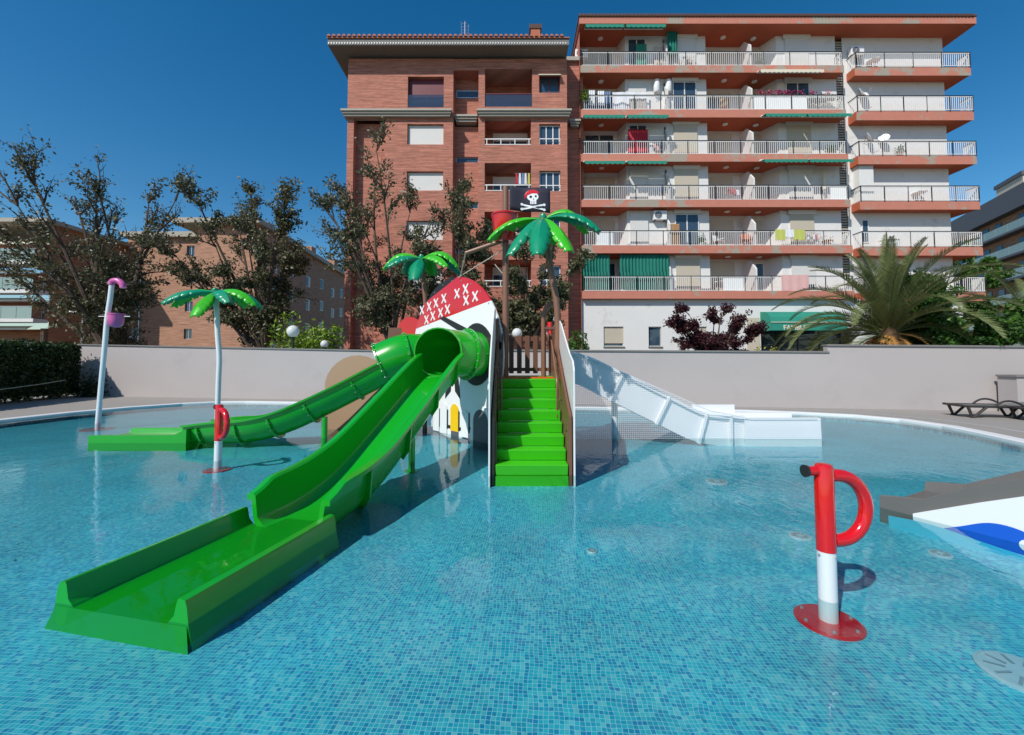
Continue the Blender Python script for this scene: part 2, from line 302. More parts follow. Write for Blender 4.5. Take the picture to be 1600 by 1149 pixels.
# boundary wall
W = thing('boundary_wall', 'long grey rendered garden wall behind the pool', 'wall', (0, 0, 0))
segs = [(-20.5,-5.4,2.42,2.06), (-5.4,10.95,2.12,1.95), (10.95,22,2.19,2.02)]
for i, (xa, xb, za, zb) in enumerate(segs):
    y0, y1 = wall_y(xa), wall_y(xb)
    MB().hull2([(xa,y0,0), (xb,y1,0), (xb,y1,zb), (xa,y0,za)], [(xa+.04,y0+.25,0), (xb+.04,y1+.25,0), (xb+.04,y1+.25,zb), (xa+.04,y0+.25,za)]).build('wall_panel', 'render_grey', W)
    MB().hull2([(xa-.03,y0-.05,za), (xb+.03,y1-.05,zb), (xb+.03,y1-.05,zb+.055), (xa-.03,y0-.05,za+.055)],
               [(xa+.03,y0+.31,za), (xb+.03,y1+.31,zb), (xb+.03,y1+.31,zb+.055), (xa+.03,y0+.31,za+.055)]).build('cap', 'cap_grey', W)
W2 = thing('service_wall', 'short low wall stub with dark cap by the sun loungers', 'wall', (15.55, 13.05, 0), R(-9.6))
MB().box(0, 4.5, 0, .62, 0, 1.17).build('wall_panel', 'render_grey', W2); MB().box(-.05, 4.6, -.05, .62, 1.17, 1.23).build('cap', 'cap_grey', W2)
MB().box(.62, .95, -.06, -.002, .42, .85).build('socket_box', 'shutter_beige', W2, bevel=.02)

# hedge at the left end
def leaf_cloud(pts, size, mat, name, parent, aspect=.5, tilt=None, seed=1):
    r = random.Random(seed); V = []; F = []
    for p in pts:
        s_ = size*(.6 + .8*r.random()); a = Vector((r.gauss(0,1), r.gauss(0,1), r.gauss(0,1))).normalized()
        c = a.orthogonal().normalized(); c = (Matrix.Rotation(r.random()*6.28, 3, a) @ c)*s_*aspect; a = a*s_; p = Vector(p); o = len(V)
        V += [p - a*.5, p + c*.5, p + a*.5, p - c*.5]; F.append((o, o+1, o+2, o+3))
    me = bpy.data.meshes.new(name); me.from_pydata([tuple(v) for v in V], [], F); me.materials.append(MATS[mat])
    o = bpy.data.objects.new(name, me); C.objects.link(o); o.parent = parent; return o
H = thing('hedge', 'tall dark clipped hedge running along the left side of the pool deck', 'hedge', (-19.6, 15.5, 0))
r = random.Random(3); pts = []
def hedge_pt(t, u, v):      # t along, u across 0..1, v height
    y = 6.5 + 12.9*t; x = -17.0 - 2.75*t - 1.5*u; return (x + 19.6, y - 15.5, v)
for i in range(30000):
    t = r.random(); side = r.random(); bulge = .10*math.sin(t*40) + .08*math.sin(t*93+1)
    if side < .62: u, v = r.random()**2*.18 + bulge*.25, .12 + 2.2*r.random()**.8
    elif side < .9: u, v = r.random(), 2.22 + .14*r.random() + bulge*.6 + (.15*r.random()**4)
    else: u, v = r.random(), .2 + 2.1*r.random(); t = 1 - .03*r.random()
    pts.append(hedge_pt(t, u, v))
leaf_cloud(pts, .13, 'leaf_hedge', 'foliage', H, .55, seed=4)
k = MB()
for i in range(26):
    t = (i + r.random()*.5)/26; a = hedge_pt(t, .35, 0); c = hedge_pt(t, .35, 2.1); k.tube([a, (c[0]+r.uniform(-.1,.1), c[1]+r.uniform(-.2,.2), 1.0), c], [.035,.028,.015], 6)
k.build('stem', 'bark', H)
k = MB(); k.hull2([hedge_pt(0,.25,.2), hedge_pt(1,.25,.2), hedge_pt(1,.25,2.15), hedge_pt(0,.25,2.15)], [hedge_pt(0,.9,.2), hedge_pt(1,.9,.2), hedge_pt(1,.9,2.15), hedge_pt(0,.9,2.15)]).build('inner_growth', 'leaf_hedge', H)
sm = thing('shrub', 'small dark shrub at the foot of the grey wall beside the hedge', 'shrub', (-19.3, 19.35, 0))
leaf_cloud([(r.gauss(0,.28), r.gauss(0,.16), abs(r.gauss(0,.45))) for i in range(1400)], .11, 'leaf_hedge', 'foliage', sm, seed=9)
k = MB(); [k.tube([(0,0,0), (r.uniform(-.3,.3), r.uniform(-.15,.1), .6), (r.uniform(-.5,.5), r.uniform(-.2,.1), 1.2+.4*r.random())], [.02,.012,.005], 5) for i in range(7)]; k.build('stem', 'bark', sm)
tag(MB().tube(catmull([(-17.6,10,.75), (-17.9,12.5,.62), (-18.35,14.5,.6), (-18.9,16.8,.72), (-19.2,18.2,.85)], 5), .014, 6).build('rope_line', 'hose'), 'slack pale rope strung along the foot of the hedge', 'rope')

# ================================================================== TREES
def make_tree(name, label, base, crown_c, crown_r, seed, split=.35, limbs=6, leaves=34, leaf='leaf_olive', trunk_r=.17, size=.15, sub=6, ter=5, group='trees behind the wall', lean=(0,0), bare=.15, trunks=1, forks=None):
    r = random.Random(seed); t = thing(name, label, 'tree', base, 0, group); br = MB(); lp = []
    cc = Vector(crown_c) - Vector(base); cr = Vector(crown_r)
    def rv():
        while 1:
            v = Vector((r.uniform(-1,1), r.uniform(-1,1), r.uniform(-.75,1)))
            if .3 < v.length < 1: return v
    for q in range(trunks):
        ld = Vector((lean[0] + (q*1.6*(-1)**q), lean[1], 0)) if q else Vector((lean[0], lean[1], 0))
        top = Vector((ld.x, ld.y, cc.z*split + .2)); trunk = bez((q*.25,0,-.1), (ld.x*.25, ld.y*.25, top.z*.6), top, 6)
        br.tube(trunk, [trunk_r*(1 - .45*i/6)*(1 if q == 0 else .75) for i in range(7)], 8)
        for i in range(limbs):
            s0 = trunk[-1] if i < 3 else trunk[r.choice([3,4,5])]
            ang = 2*math.pi*(i + .6*r.random())/limbs
            v = Vector((math.cos(ang)*r.uniform(.45,.95), math.sin(ang)*r.uniform(.45,.95), r.uniform(-.25,.85)))
            if i == 0: v = Vector((r.uniform(-.3,.3), r.uniform(-.2,.2), .72))
            e = cc + Vector((v.x*cr.x, v.y*cr.y, v.z*cr.z)); mid = s0*.45 + e*.55 + Vector((r.gauss(0,.25), r.gauss(0,.25), -.05*cr.z + r.uniform(0,.6)))
            limb = bez(s0, mid, e, 8); lr = max(.07, trunk_r*.5)
            br.tube(limb, [lr*(1 - .82*k/8) for k in range(9)], 6)
            for j in range(sub):
                p = limb[r.randint(2, 8)]; d = (rv()*.6 + (p - cc).normalized()*.55 + Vector((0,0,.3))); L_ = .30*cr.length*r.uniform(.35,.8)
                e2 = p + d*L_; sb = bez(p, p*.5 + e2*.5 + Vector((r.gauss(0,.12), r.gauss(0,.12), r.uniform(-.05,.25))), e2, 5)
                br.tube(sb, [lr*.42*(1 - .72*k/5) for k in range(6)], 5)
                for m_ in range(ter):
                    p3 = sb[r.randint(1, 5)]; e3 = p3 + (rv()*.8 + d.normalized()*.5 + Vector((0,0,.35)))*.14*cr.length*r.uniform(.4,1)
                    br.tube([p3, (p3+e3)*.5 + Vector((r.gauss(0,.04), r.gauss(0,.04), .04)), e3], [.022,.016,.007], 4)
                    if r.random() < bare: continue
                    nl = int(leaves*r.uniform(.5,3.2)); sp = .10 + .020*cr.length*r.random()
                    for _ in range(nl):
                        k = r.random(); c_ = lambda: max(-1.5, min(1.5, r.gauss(0,1)))*sp; lp.append(p3.lerp(e3, .30 + .75*k) + Vector((c_(), c_(), c_()*.7)))
    br.build('trunk', 'bark', t, smooth=True); leaf_cloud(lp, size, leaf, 'crown', t, .5, seed=seed+50)
    return t
make_tree('pruned_tree', 'wide spreading dark tree with forked trunk behind the left end of wall', (-21.0,23,0), (-22.9,23,7.2), (5.2,3,4.9), 11, split=.36, limbs=10, sub=10, ter=6, leaves=11, trunk_r=.30, lean=(-.3,0), trunks=2, bare=.25, size=.17)
make_tree('pruned_tree', 'dark leafy tree behind the wall in front of the tan apartments', (-13.6,23,0), (-14.4,23,6.8), (3.9,2.6,4.1), 23, split=.38, limbs=13, sub=9, ter=6, leaves=21, trunk_r=.25, lean=(.3,0), bare=.10, size=.17)
make_tree('pruned_tree', 'leaning sparse tree in front of the left half of the red brick block', (-5.4,20.6,0), (-6.5,20.6,7.4), (3.6,2.2,4.5), 35, split=.42, limbs=13, sub=9, ter=6, leaves=15, trunk_r=.20, lean=(-.75,0), bare=.22, size=.155)
make_tree('pruned_tree', 'slim upright tree behind the pirate skull, middle of the red brick block', (-2.9,20.8,0), (-2.9,20.8,6.8), (2.4,1.7,3.4), 47, split=.45, limbs=11, sub=8, ter=6, leaves=18, trunk_r=.16, lean=(.15,0), bare=.12, size=.155)
make_tree('pruned_tree', 'low tree behind the mast at the right corner of the red brick block', (.9,20.2,0), (1.2,20.2,5.2), (2.5,1.6,2.0), 59, split=.5, limbs=9, sub=8, ter=6, leaves=32, trunk_r=.13, bare=.12, size=.155)
make_tree('plum_tree', 'purple leaved plum tree in front of the white ground floor wall', (9.9,20.5,0), (9.9,20.5,3.0), (2.2,1.2,1.55), 71, split=.4, limbs=9, sub=8, ter=5, leaves=34, leaf='leaf_plum', trunk_r=.08, bare=.05, size=.14, group='ornamental trees')
make_tree('evergreen_tree', 'dense bright green tree behind the right end of the wall', (18.8,18.2,0), (19.3,18.2,3.2), (3.0,1.9,1.75), 83, split=.35, limbs=10, sub=10, ter=7, leaves=60, leaf='leaf_green', trunk_r=.12, bare=0, size=.17, group='ornamental trees')
make_tree('evergreen_tree', 'green tree between the white apartment block and the far modern block', (33,31,0), (33,31,7.4), (2.3,2.3,2.6), 95, split=.5, limbs=9, sub=9, ter=7, leaves=50, leaf='leaf_green', trunk_r=.2, bare=0, size=.26, group='ornamental trees')
def bush(name, label, c, rad, n_, leaf, seed, size=.13):
    r = random.Random(seed); t = thing(name, label, 'shrub', c); pp = []
    lumps = [(Vector((r.uniform(-.7,.7)*rad[0], r.uniform(-.7,.7)*rad[1], r.uniform(.25,.85)*rad[2])), r.uniform(.3,.5)) for _ in range(11)]
    for _ in range(n_):
        l, s_ = r.choice(lumps); v = Vector((r.gauss(0,1), r.gauss(0,1), r.gauss(0,1))).normalized()*r.random()**.4
        pp.append(l + Vector((v.x*rad[0], v.y*rad[1], v.z*rad[2]*.8))*s_)
    leaf_cloud(pp, size, leaf, 'foliage', t, .45, seed=seed)
    k = MB(); [k.tube([(0,0,-.05), l*.5 + Vector((0,0,.1)), l], [.03,.02,.008], 5) for l, s_ in lumps]; k.build('stem', 'bark', t); return t
bush('citrus_shrub', 'bright yellow green shrub behind the wall beside the globe lamps', (-9.9,20.4,0), (1.9,.9,3.4), 3600, 'leaf_bright', 5, .2)
bush('garden_shrub', 'green shrub at the corner of the white block right of the stairs', (3.1,19.2,0), (.55,.5,2.9), 1500, 'leaf_green', 6, .16)
bush('garden_shrub', 'yellowish shrub under the green awning of the ground floor', (11.5,19.6,0), (.75,.5,2.3), 1500, 'leaf_yellow', 7, .14)
bush('garden_shrub', 'blue green shrub right of the date palm trunk', (15.6,17.2,0), (1.2,.7,2.4), 2600, 'leaf_hedge', 8, .13)
bush('garden_shrub', 'dark bush below the red brick wall left corner', (-7.9,20.3,0), (.7,.5,2.2), 900, 'leaf_hedge', 12, .14)
# date palm
DP = thing('date_palm', 'big date palm with arching fronds and orange dry skirt behind the wall', 'palm', (15.55, 17.4, 0))
k = MB(); k.tube([(0,0,-.1), (0,0,1.0), (0,0,2.3), (0,0,3.0)], [.42,.42,.46,.3], 14)
r = random.Random(21)
for i in range(120):
    a = r.random()*6.28; z = .2 + 2.2*r.random(); k.tube([(math.cos(a)*.40, math.sin(a)*.40, z), (math.cos(a)*.56, math.sin(a)*.56, z+.20)], [.07,.03], 5)
k.build('trunk', 'palm_trunk', DP)
def frond(az, el, L_, droop, mat, parent, seed, w=.40, nl=60):
    r = random.Random(seed); k = MB(); P0 = Vector((0,0,2.75)); d = Vector((math.cos(az)*math.cos(el), math.sin(az)*math.cos(el), math.sin(el)))
    pts = []; p = P0.copy(); n = 14; cur = d.copy()
    for i in range(n+1):
        pts.append(p.copy()); cur = (cur + Vector((0,0,-droop*(.3 + i/n)/n*2.2))).normalized(); p = p + cur*(L_/n)
    k.tube(pts, [.035*(1 - .85*i/n) + .004 for i in range(n+1)], 5)
    for i in range(nl):
        t = .10 + .90*(i/nl); q = t*n; a = min(int(q), n-1); b0 = pts[a].lerp(pts[a+1], q-a); tg = (pts[a+1]-pts[a]).normalized()
        side = tg.cross(Vector((0,0,1))).normalized(); up = side.cross(tg); ll = w*math.sin(math.pi*min(1, .18+t*.80))**.6*(.85+.3*r.random())
        for s_ in (-1, 1):
            k_w = 1; tip = b0 + (side*s_*.75 + tg*.75 + up*(.28 + .15*r.random()))*ll*.85 + Vector((0,0,-.08*ll)); m_ = b0.lerp(tip, .45) + tg*.016
            k.add([b0 - tg*.014, b0 + tg*.014, m_ + tg*.018, tip, m_ - tg*.022], [(0,1,2,3,4)])
    return k.build('frond', mat, parent)
for i in range(60):
    lv = i/60; az_ = i*2.399 + r.uniform(-.2,.2)
    if math.sin(az_) < -.35 and lv > .62: continue                  # the wall side is kept trimmed
    frond(az_, R(84 - 80*lv + r.uniform(-6,6)), 3.9 + .8*math.sin(lv*3) + r.uniform(-.3,.3), .78 + .55*lv, 'leaf_palm', DP, i, .58, 90)
for i in range(34): frond(i*2.399, R(10 - 45*r.random()), 1.2 + .5*r.random(), 1.0, 'dry_frond', DP, 100+i, .22, 22)
DP2 = thing('date_palm', 'second palm at the right picture edge, only frond tips in view', 'palm', (22.8, 18.4, 0))
MB().tube([(0,0,-.1), (0,0,1.5), (0,0,2.7)], [.4,.4,.3], 12).build('trunk', 'palm_trunk', DP2)
for i in range(26): frond(i*2.399, R(80 - 75*i/26), 3.6, .8, 'leaf_palm', DP2, 200+i)

# ================================================================== BUILDINGS
def at(px, py, Y):          # facade drawing units (1600 wide elevation) to metres on the plane y = Y
    a, b_ = (px-800)/F_PX, (565 - F_PX*math.tan(PITCH) - py)/F_PX
    y, d = math.cos(PITCH) - b_*math.sin(PITCH), math.sin(PITCH) + b_*math.cos(PITCH); t = Y/y
    return a*t, EYE + d*t
def fx(px, Y): return at(px, 330, Y)[0]
def fz(py, Y): return at(800, py, Y)[1]
def facade(name, x0, x1, z0, z1, y, holes, mat, parent, depth=.22, reveal=None):
    """front wall with real openings; holes = (xa,xb,za,zb,depth[,back?]) get reveals and, if asked, a back wall"""
    xs = sorted({x0, x1, *[h[0] for h in holes], *[h[1] for h in holes]}); zs = sorted({z0, z1, *[h[2] for h in holes], *[h[3] for h in holes]})
    k = MB()
    for i in range(len(xs)-1):
        for j in range(len(zs)-1):
            cx, cz = (xs[i]+xs[i+1])/2, (zs[j]+zs[j+1])/2
            if x0 <= cx <= x1 and z0 <= cz <= z1 and not any(h[0] < cx < h[1] and h[2] < cz < h[3] for h in holes):
                k.add([(xs[i],y,zs[j]), (xs[i+1],y,zs[j]), (xs[i+1],y,zs[j+1]), (xs[i],y,zs[j+1])], [(0,1,2,3)])
    for h in holes:
        xa, xb, za, zb, d = h[:5]; e = y + d
        k.add([(xa,y,za), (xa,e,za), (xa,e,zb), (xa,y,zb)], [(0,1,2,3)]); k.add([(xb,y,za), (xb,e,za), (xb,e,zb), (xb,y,zb)], [(3,2,1,0)])
        k.add([(xa,y,za), (xb,y,za), (xb,e,za), (xa,e,za)], [(0,1,2,3)]); k.add([(xa,y,zb), (xb,y,zb), (xb,e,zb), (xa,e,zb)], [(3,2,1,0)])
        if len(h) > 5: k.add([(xa,e,za), (xb,e,za), (xb,e,zb), (xa,e,zb)], [(0,1,2,3)])
    me = bpy.data.meshes.new(name); me.from_pydata(k.v, [], k.f); me.materials.append(MATS[mat]); o = bpy.data.objects.new(name, me); C.objects.link(o); o.parent = parent; return o
def window(parent, x0, x1, z0, z1, y, frame='white_metal', mull=1, shutter=0.0, sh_mat='shutter_white', pane='window_glass', room=True, curtain=False, fw=.05):
    k = MB(); k.box(x0, x0+fw, y, y+.06, z0, z1); k.box(x1-fw, x1, y, y+.06, z0, z1); k.box(x0+fw, x1-fw, y+.001, y+.06, z0, z0+fw); k.box(x0+fw, x1-fw, y+.001, y+.06, z1-fw, z1)
    for i in range(mull):
        xm = x0 + (x1-x0)*(i+1)/(mull+1); k.box(xm-.03, xm+.03, y-.004, y+.055, z0+fw, z1-fw)
    w = k.build('window', frame, parent)
    MB().box(x0+fw, x1-fw, y+.025, y+.035, z0+fw, z1-fw).build('pane', pane, w)
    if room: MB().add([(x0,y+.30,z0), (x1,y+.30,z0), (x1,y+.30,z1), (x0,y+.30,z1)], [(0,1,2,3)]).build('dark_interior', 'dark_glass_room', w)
    if curtain:
        c = MB(); nn = 24
        for i in range(nn):
            xa, xb = x0 + (x1-x0)*i/nn, x0 + (x1-x0)*(i+1)/nn; c.add([(xa,y+.14+.03*(i%2),z0), (xb,y+.14+.03*((i+1)%2),z0), (xb,y+.14+.03*((i+1)%2),z1), (xa,y+.14+.03*(i%2),z1)], [(0,1,2,3)])
        c.build('curtain', 'curtain', w)
    if shutter > 0:
        c = MB(); zb = z1 - (z1-z0)*shutter; nn = max(3, int((z1-zb)/.06)); hh = (z1-zb)/nn
        for i in range(nn): c.box(x0+.01, x1-.01, y-.035, y-.012, zb+i*hh+.006, zb+(i+1)*hh)
        c.box(x0+.01, x1-.01, y-.02, y-.008, zb, z1); c.build('roller_shutter', sh_mat, w)
    return w

# ---- red brick block
BY = 25.2
X = lambda p: fx(p, BY)
Z = lambda p: fz(p, BY)
BB = thing('brick_block', 'red brick apartment block with tiled eaves behind the skull slide', 'building', (0, 0, 0))
zt, zc = Z(92), Z(186)
wl_x = [(635,692)]; holes_top = [(X(635),X(692),Z(168),Z(120),.35), (X(757),X(832),Z(167),Z(108),1.7,1), (X(843),X(876),Z(145),Z(117),.25)]
facade('wall', X(540), X(707), zc, zt, BY, holes_top[:1], 'brick_red', BB); facade('wall', X(747), X(887), zc, zt, BY, holes_top[1:], 'brick_red', BB)
rows_l = [(194,226), (268,298), (345,376), (422,452), (497,530)]; rows_b = [(183,227), (255,299), (331,374), (406,449), (482,524)]; rows_r = [(194,226), (267,299), (341,373), (415,447), (490,522)]
holes_l = [(X(635),X(692),Z(b_),Z(a),.25) for a, b_ in rows_l]
holes_m = [(X(757),X(830),Z(b_),Z(a),1.6,1) for a, b_ in rows_b] + [(X(843),X(876),Z(b_),Z(a),.22) for a, b_ in rows_r]
facade('wall', X(600), X(707), 0, zc, BY, holes_l, 'brick_red', BB); facade('wall', X(747), X(887), 0, zc, BY, holes_m, 'brick_red', BB)
MB().box(X(541), X(600), BY+.55, BY+1.0, 0, zc).build('wall', 'brick_red', BB)                           # set-back left strip
MB().add([(X(600),BY,0), (X(600),BY+.55,0), (X(600),BY+.55,zc), (X(600),BY,zc)], [(0,1,2,3)]).build('wall_return', 'brick_red', BB)
sh = [(X(709),X(746),Z(b_),Z(a),.3,1) for a, b_ in [(128,140), (236,245), (308,319), (380,391), (452,463)]]
facade('shaft_wall', X(707), X(747), 0, Z(188), BY+.75, sh[1:], 'brick_red', BB); facade('shaft_wall', X(707), X(747), Z(178), Z(110), BY+.9, sh[:1], 'brick_red', BB)
MB().box(X(707), X(747), BY+.02, BY+.9, Z(110), zt).build('lintel', 'brick_red', BB)
k = MB()
for x_, s_ in ((X(707), 1), (X(747), -1)): k.add([(x_,BY,0), (x_,BY+.95,0), (x_,BY+.95,zt), (x_,BY,zt)], [(0,1,2,3) if s_ > 0 else (3,2,1,0)])
k.build('wall_return', 'brick_red', BB)
for h in sh: window(BB, h[0], h[1], h[2], h[3], BY+.85, 'alu', 0)
k = MB(); k.box(X(540), X(540)+.4, BY+.02, BY+12, 0, zt); k.build('wall_side', 'brick_red', BB)
MB().box(X(887)-.35, X(887), BY+.02, BY+1.5, 0, zt).build('wall_side', 'brick_red', BB)
MB().box(X(887)+.02, X(910)+.3, BY+1.2, BY+1.6, 0, Z(76)).build('wall', 'brick_red', BB); MB().box(X(885), X(912), BY+1.0, BY+1.7, Z(76), Z(70)).build('parapet_cap', 'stone_trim', BB)
MB().box(X(540)+.4, X(887)-.35, BY+11.5, BY+12, 0, zt).build('wall_back', 'brick_red', BB)
# cornice band: three stepped courses each
for xa, xb, yo in ((533,706,0), (745,893,0), (707,746,.6), (893,912,1.1)):
    k = MB()
    for i, pr in enumerate((.22,.30,.38)): k.box(X(xa)+(.12-.06*i), X(xb)-(.12-.06*i), BY-pr+yo, BY+.3+yo, zc+.05+i*.13, zc+.05+i*.13+.115)
    k.build('cornice', 'stone_trim', BB)
# eave, gutter and barrel tile edge
ze = Z(94); k = MB(); k.box(X(517)+.1, X(887), BY-.85, BY+12.3, ze+.25, ze+.33); k.build('soffit', 'soffit_beige', BB)
k = MB(); k.box(X(517)+.02, X(887)+.02, BY-.93, BY-.80, ze+.24, ze+.60); k.box(X(517)+.02, X(517)+.14, BY-.8, BY+12.3, ze+.24, ze+.60); k.build('fascia', 'cap_grey', BB)
k = MB(); nx = int((X(887)-X(517))/.16)
for i in range(nx): k.box(X(517)+.05+i*.16, X(517)+.12+i*.16, BY-.96, BY-.925, ze+.30, ze+.38)
k.build('dentil_course', 'white_metal', BB)['kind'] = 'stuff'
RF = MB().hull2([(X(517)-.02, BY-1.0, ze+.62), (X(887)+.04, BY-1.0, ze+.62), (X(887)+.04, BY+6, ze+1.55), (X(517)+3, BY+6, ze+1.55)], [(X(517)-.02, BY-1.0, ze+.68), (X(887)+.04, BY-1.0, ze+.68), (X(887)+.04, BY+6, ze+1.62), (X(517)+3, BY+6, ze+1.62)]).build('roof', 'terracotta', BB)
k = MB(); nt_ = int((X(887)-X(517))/.30)
for i in range(nt_):
    xc = X(517) + .12 + i*.30; a = [(xc + .105*math.cos(q), ze + .70 + .12*math.sin(q)) for q in [math.pi*j/6 for j in range(7)]]
    k.hull2([(x, BY-1.06, z) for x, z in a], [(x*.999, BY+2.5, z + .42) for x, z in a])
k.build('barrel_tiles', 'terracotta', RF)['kind'] = 'stuff'
zk = fz(45, BY+1.5); MB().box(fx(830,BY+1.5), fx(845,BY+1.5), BY+1.5, BY+2.3, ze+.5, zk).build('chimney', 'terracotta', RF); MB().box(fx(829,BY+1.5)-.05, fx(846,BY+1.5)+.05, BY+1.45, BY+2.35, zk, zk+.28).build('chimney_cap', 'dark_roof', RF)
# openings dressed
w = window(BB, X(635)+.02, X(692)-.02, Z(166), Z(120)-.02, BY+.3, 'maroon', 1, .62, 'maroon'); MB().box(X(635), X(692), BY+.03, BY+.05, Z(168)+.03, Z(148)).build('glass_balustrade', 'smoke_glass', BB)
for i, (a, b_) in enumerate(rows_l): window(BB, X(635)+.02, X(692)-.02, Z(b_)+.02, Z(a)-.02, BY+.2, 'white_metal', 1, (.97,1,.95,.96,.4)[i])
w = window(BB, X(843)+.02, X(876)-.02, Z(145)+.02, Z(117)-.02, BY+.2, 'maroon', 1, .0, curtain=True); MB().hull2([(X(842),BY-.02,Z(117)), (X(877),BY-.02,Z(117)), (X(877),BY-.30,Z(123)), (X(842),BY-.30,Z(123))], [(X(842),BY-.02,Z(117)+.03), (X(877),BY-.02,Z(117)+.03), (X(877),BY-.32,Z(123)+.03), (X(842),BY-.32,Z(123)+.03)]).build('awning', 'awning_cream', BB)
for a, b_ in rows_r:
    window(BB, X(843)+.02, X(876)-.02, Z(b_)+.02, Z(a)-.02, BY+.16, 'white_metal', 2, 0, curtain=True)
    k = MB(); k.box(X(843), X(876), BY+.02, BY+.05, Z(b_)+.34, Z(b_)+.39); [k.box(X(843)+i*.42, X(843)+i*.42+.03, BY+.022, BY+.048, Z(b_), Z(b_)+.34) for i in range(4)]; k.build('window_rail', 'white_metal', BB)
MB().box(X(757), X(832), BY+.05, BY+.07, Z(167)+.02, Z(147)).build('glass_balustrade', 'smoke_glass', BB); MB().box(X(757), X(832), BY+.03, BY+.09, Z(147), Z(147)+.05).build('handrail', 'maroon', BB)
window(BB, X(768), X(828), Z(165), Z(135), BY+1.62, 'maroon', 2)
for a, b_ in rows_b:
    window(BB, X(768), X(826), Z(b_)+.05, Z(b_)+1.55, BY+1.52, 'white_metal', 1, .35)
    k = MB(); k.box(X(757), X(830), BY+.03, BY+.08, Z(b_)+.37, Z(b_)+.43); k.box(X(757), X(830), BY+.03, BY+.08, Z(b_)+.04, Z(b_)+.08)
    for i in range(4): k.box(X(757)+.1+i*.86, X(757)+.15+i*.86, BY+.035, BY+.075, Z(b_)+.08, Z(b_)+.37)
    k.build('railing', 'white_metal', BB)
AN = thing('antenna', 'roof antenna on the ridge of the red brick block', 'antenna', (fx(725,BY+2.2), BY+2.2, fz(68,BY+2.2)))
k = MB(); k.tube([(0,0,-.3), (0,0,1.5)], .03, 6)
for i in range(5): k.tube([(-.25+.02*i,0,.5+.22*i), (.25-.02*i,0,.5+.22*i)], .015, 4)
k.tube([(-.22,0,.4), (-.25,0,1.5)], .015, 4); k.tube([(.22,0,.4), (.25,0,1.3)], .015, 4); k.build('mast', 'alu', AN); MB().lathe([(.16,0), (.2,.1), (.2,.3), (.1,.36)], (0,0,.0), 10).build('junction_box', 'plastic_white', AN)
LD = thing('laundry', 'coloured clothes on a rack in the third balcony of the brick block', 'laundry', (X(820), BY+.2, Z(298)))
for i, (c_, dx) in enumerate((('cloth_red',-.50), ('cloth_white',-.30), ('cloth_blue',-.12), ('cloth_white',.05), ('cloth_yellow',.25))): MB().hull2([(dx-.07,0,.5), (dx+.08,.03,.5), (dx+.06,.0,1.15), (dx-.05,.0,1.15)], [(dx-.07,.04,.5), (dx+.08,.07,.5), (dx+.06,.04,1.15), (dx-.05,.04,1.15)]).build('garment', c_, LD)
MB().tube([(-.65,.02,1.17), (.4,.02,1.17)], .012, 5).build('rail', 'alu', LD)

# ---- white block with orange slabs
WY = 26.0
X = lambda p: fx(p, WY)
Z = lambda p: fz(p, WY)
WB = thing('balcony_block', 'white apartment block with orange balcony slabs and green awnings', 'building', (0, 0, 0))
slabs = [(103,114), (172,184), (241.5,253), (313,324), (384.5,396), (455.5,467)]
rails = [80, 148, 219, 289, 360, 431]
ztop = Z(45)
yM, yD = WY+.62, WY+1.6                     # mid and deep back walls
floors = [Z(s[0]) for s in slabs]            # walking level of each storey
ceil_ = [ztop] + [Z(s[1]) for s in slabs[:-1]]
# plan: deep A 912-975 | mid 975-1115 | deep B 1115-1180 | deep C 1180-1218 | mid 1218-1325
k = MB(); zb = 0
def vwall(mb, xa, ya, xb, yb, z0, z1): mb.add([(xa,ya,z0), (xb,yb,z0), (xb,yb,z1), (xa,ya,z1)], [(0,1,2,3)])
zg = Z(467)
for xa, ya, xb, yb in ((X(908),yD,X(976),yD), (X(976),yD,X(984),yM), (X(984),yM,X(1115),yM), (X(1115),yM,X(1115),yD), (X(1115),yD,X(1216),yD), (X(1216),yD,X(1230),yM), (X(1230),yM,X(1326),yM), (X(1326),yM,X(1326),yM+3)): vwall(k, xa, ya, xb, yb, zg, ztop)
k.build('back_wall', 'white_wall', WB)
k = MB(); vwall(k, X(908), WY+.1, X(908), WY+12, 0, ztop); k.build('wall_side', 'brick_red', WB)
k = MB(); vwall(k, X(1340), yM+.15, X(1505), yM+.15, 0, ztop); vwall(k, X(1505), yM+.15, X(1505), WY+12, 0, ztop); vwall(k, X(1505), WY+12, X(908), WY+12, 0, ztop); k.build('end_wall', 'white_wall', WB)
# louvred stair strip
MB().box(X(1322), X(1342), yM+.5, yM+.6, zg, ztop).build('louvre_backing', 'dark_roof', WB)
k = MB(); nl = int((ztop-zg)/.17)
for i in range(nl):
    z0 = zg + i*.17; k.add([(X(1324),yM+.22,z0), (X(1341),yM+.22,z0), (X(1341),yM+.36,z0+.12), (X(1324),yM+.36,z0+.12)], [(0,1,2,3)]); k.box(X(1324), X(1341), yM+.19, yM+.22, z0-.02, z0+.085)
k.build('louvre_slats', 'louvre', WB)['kind'] = 'stuff'
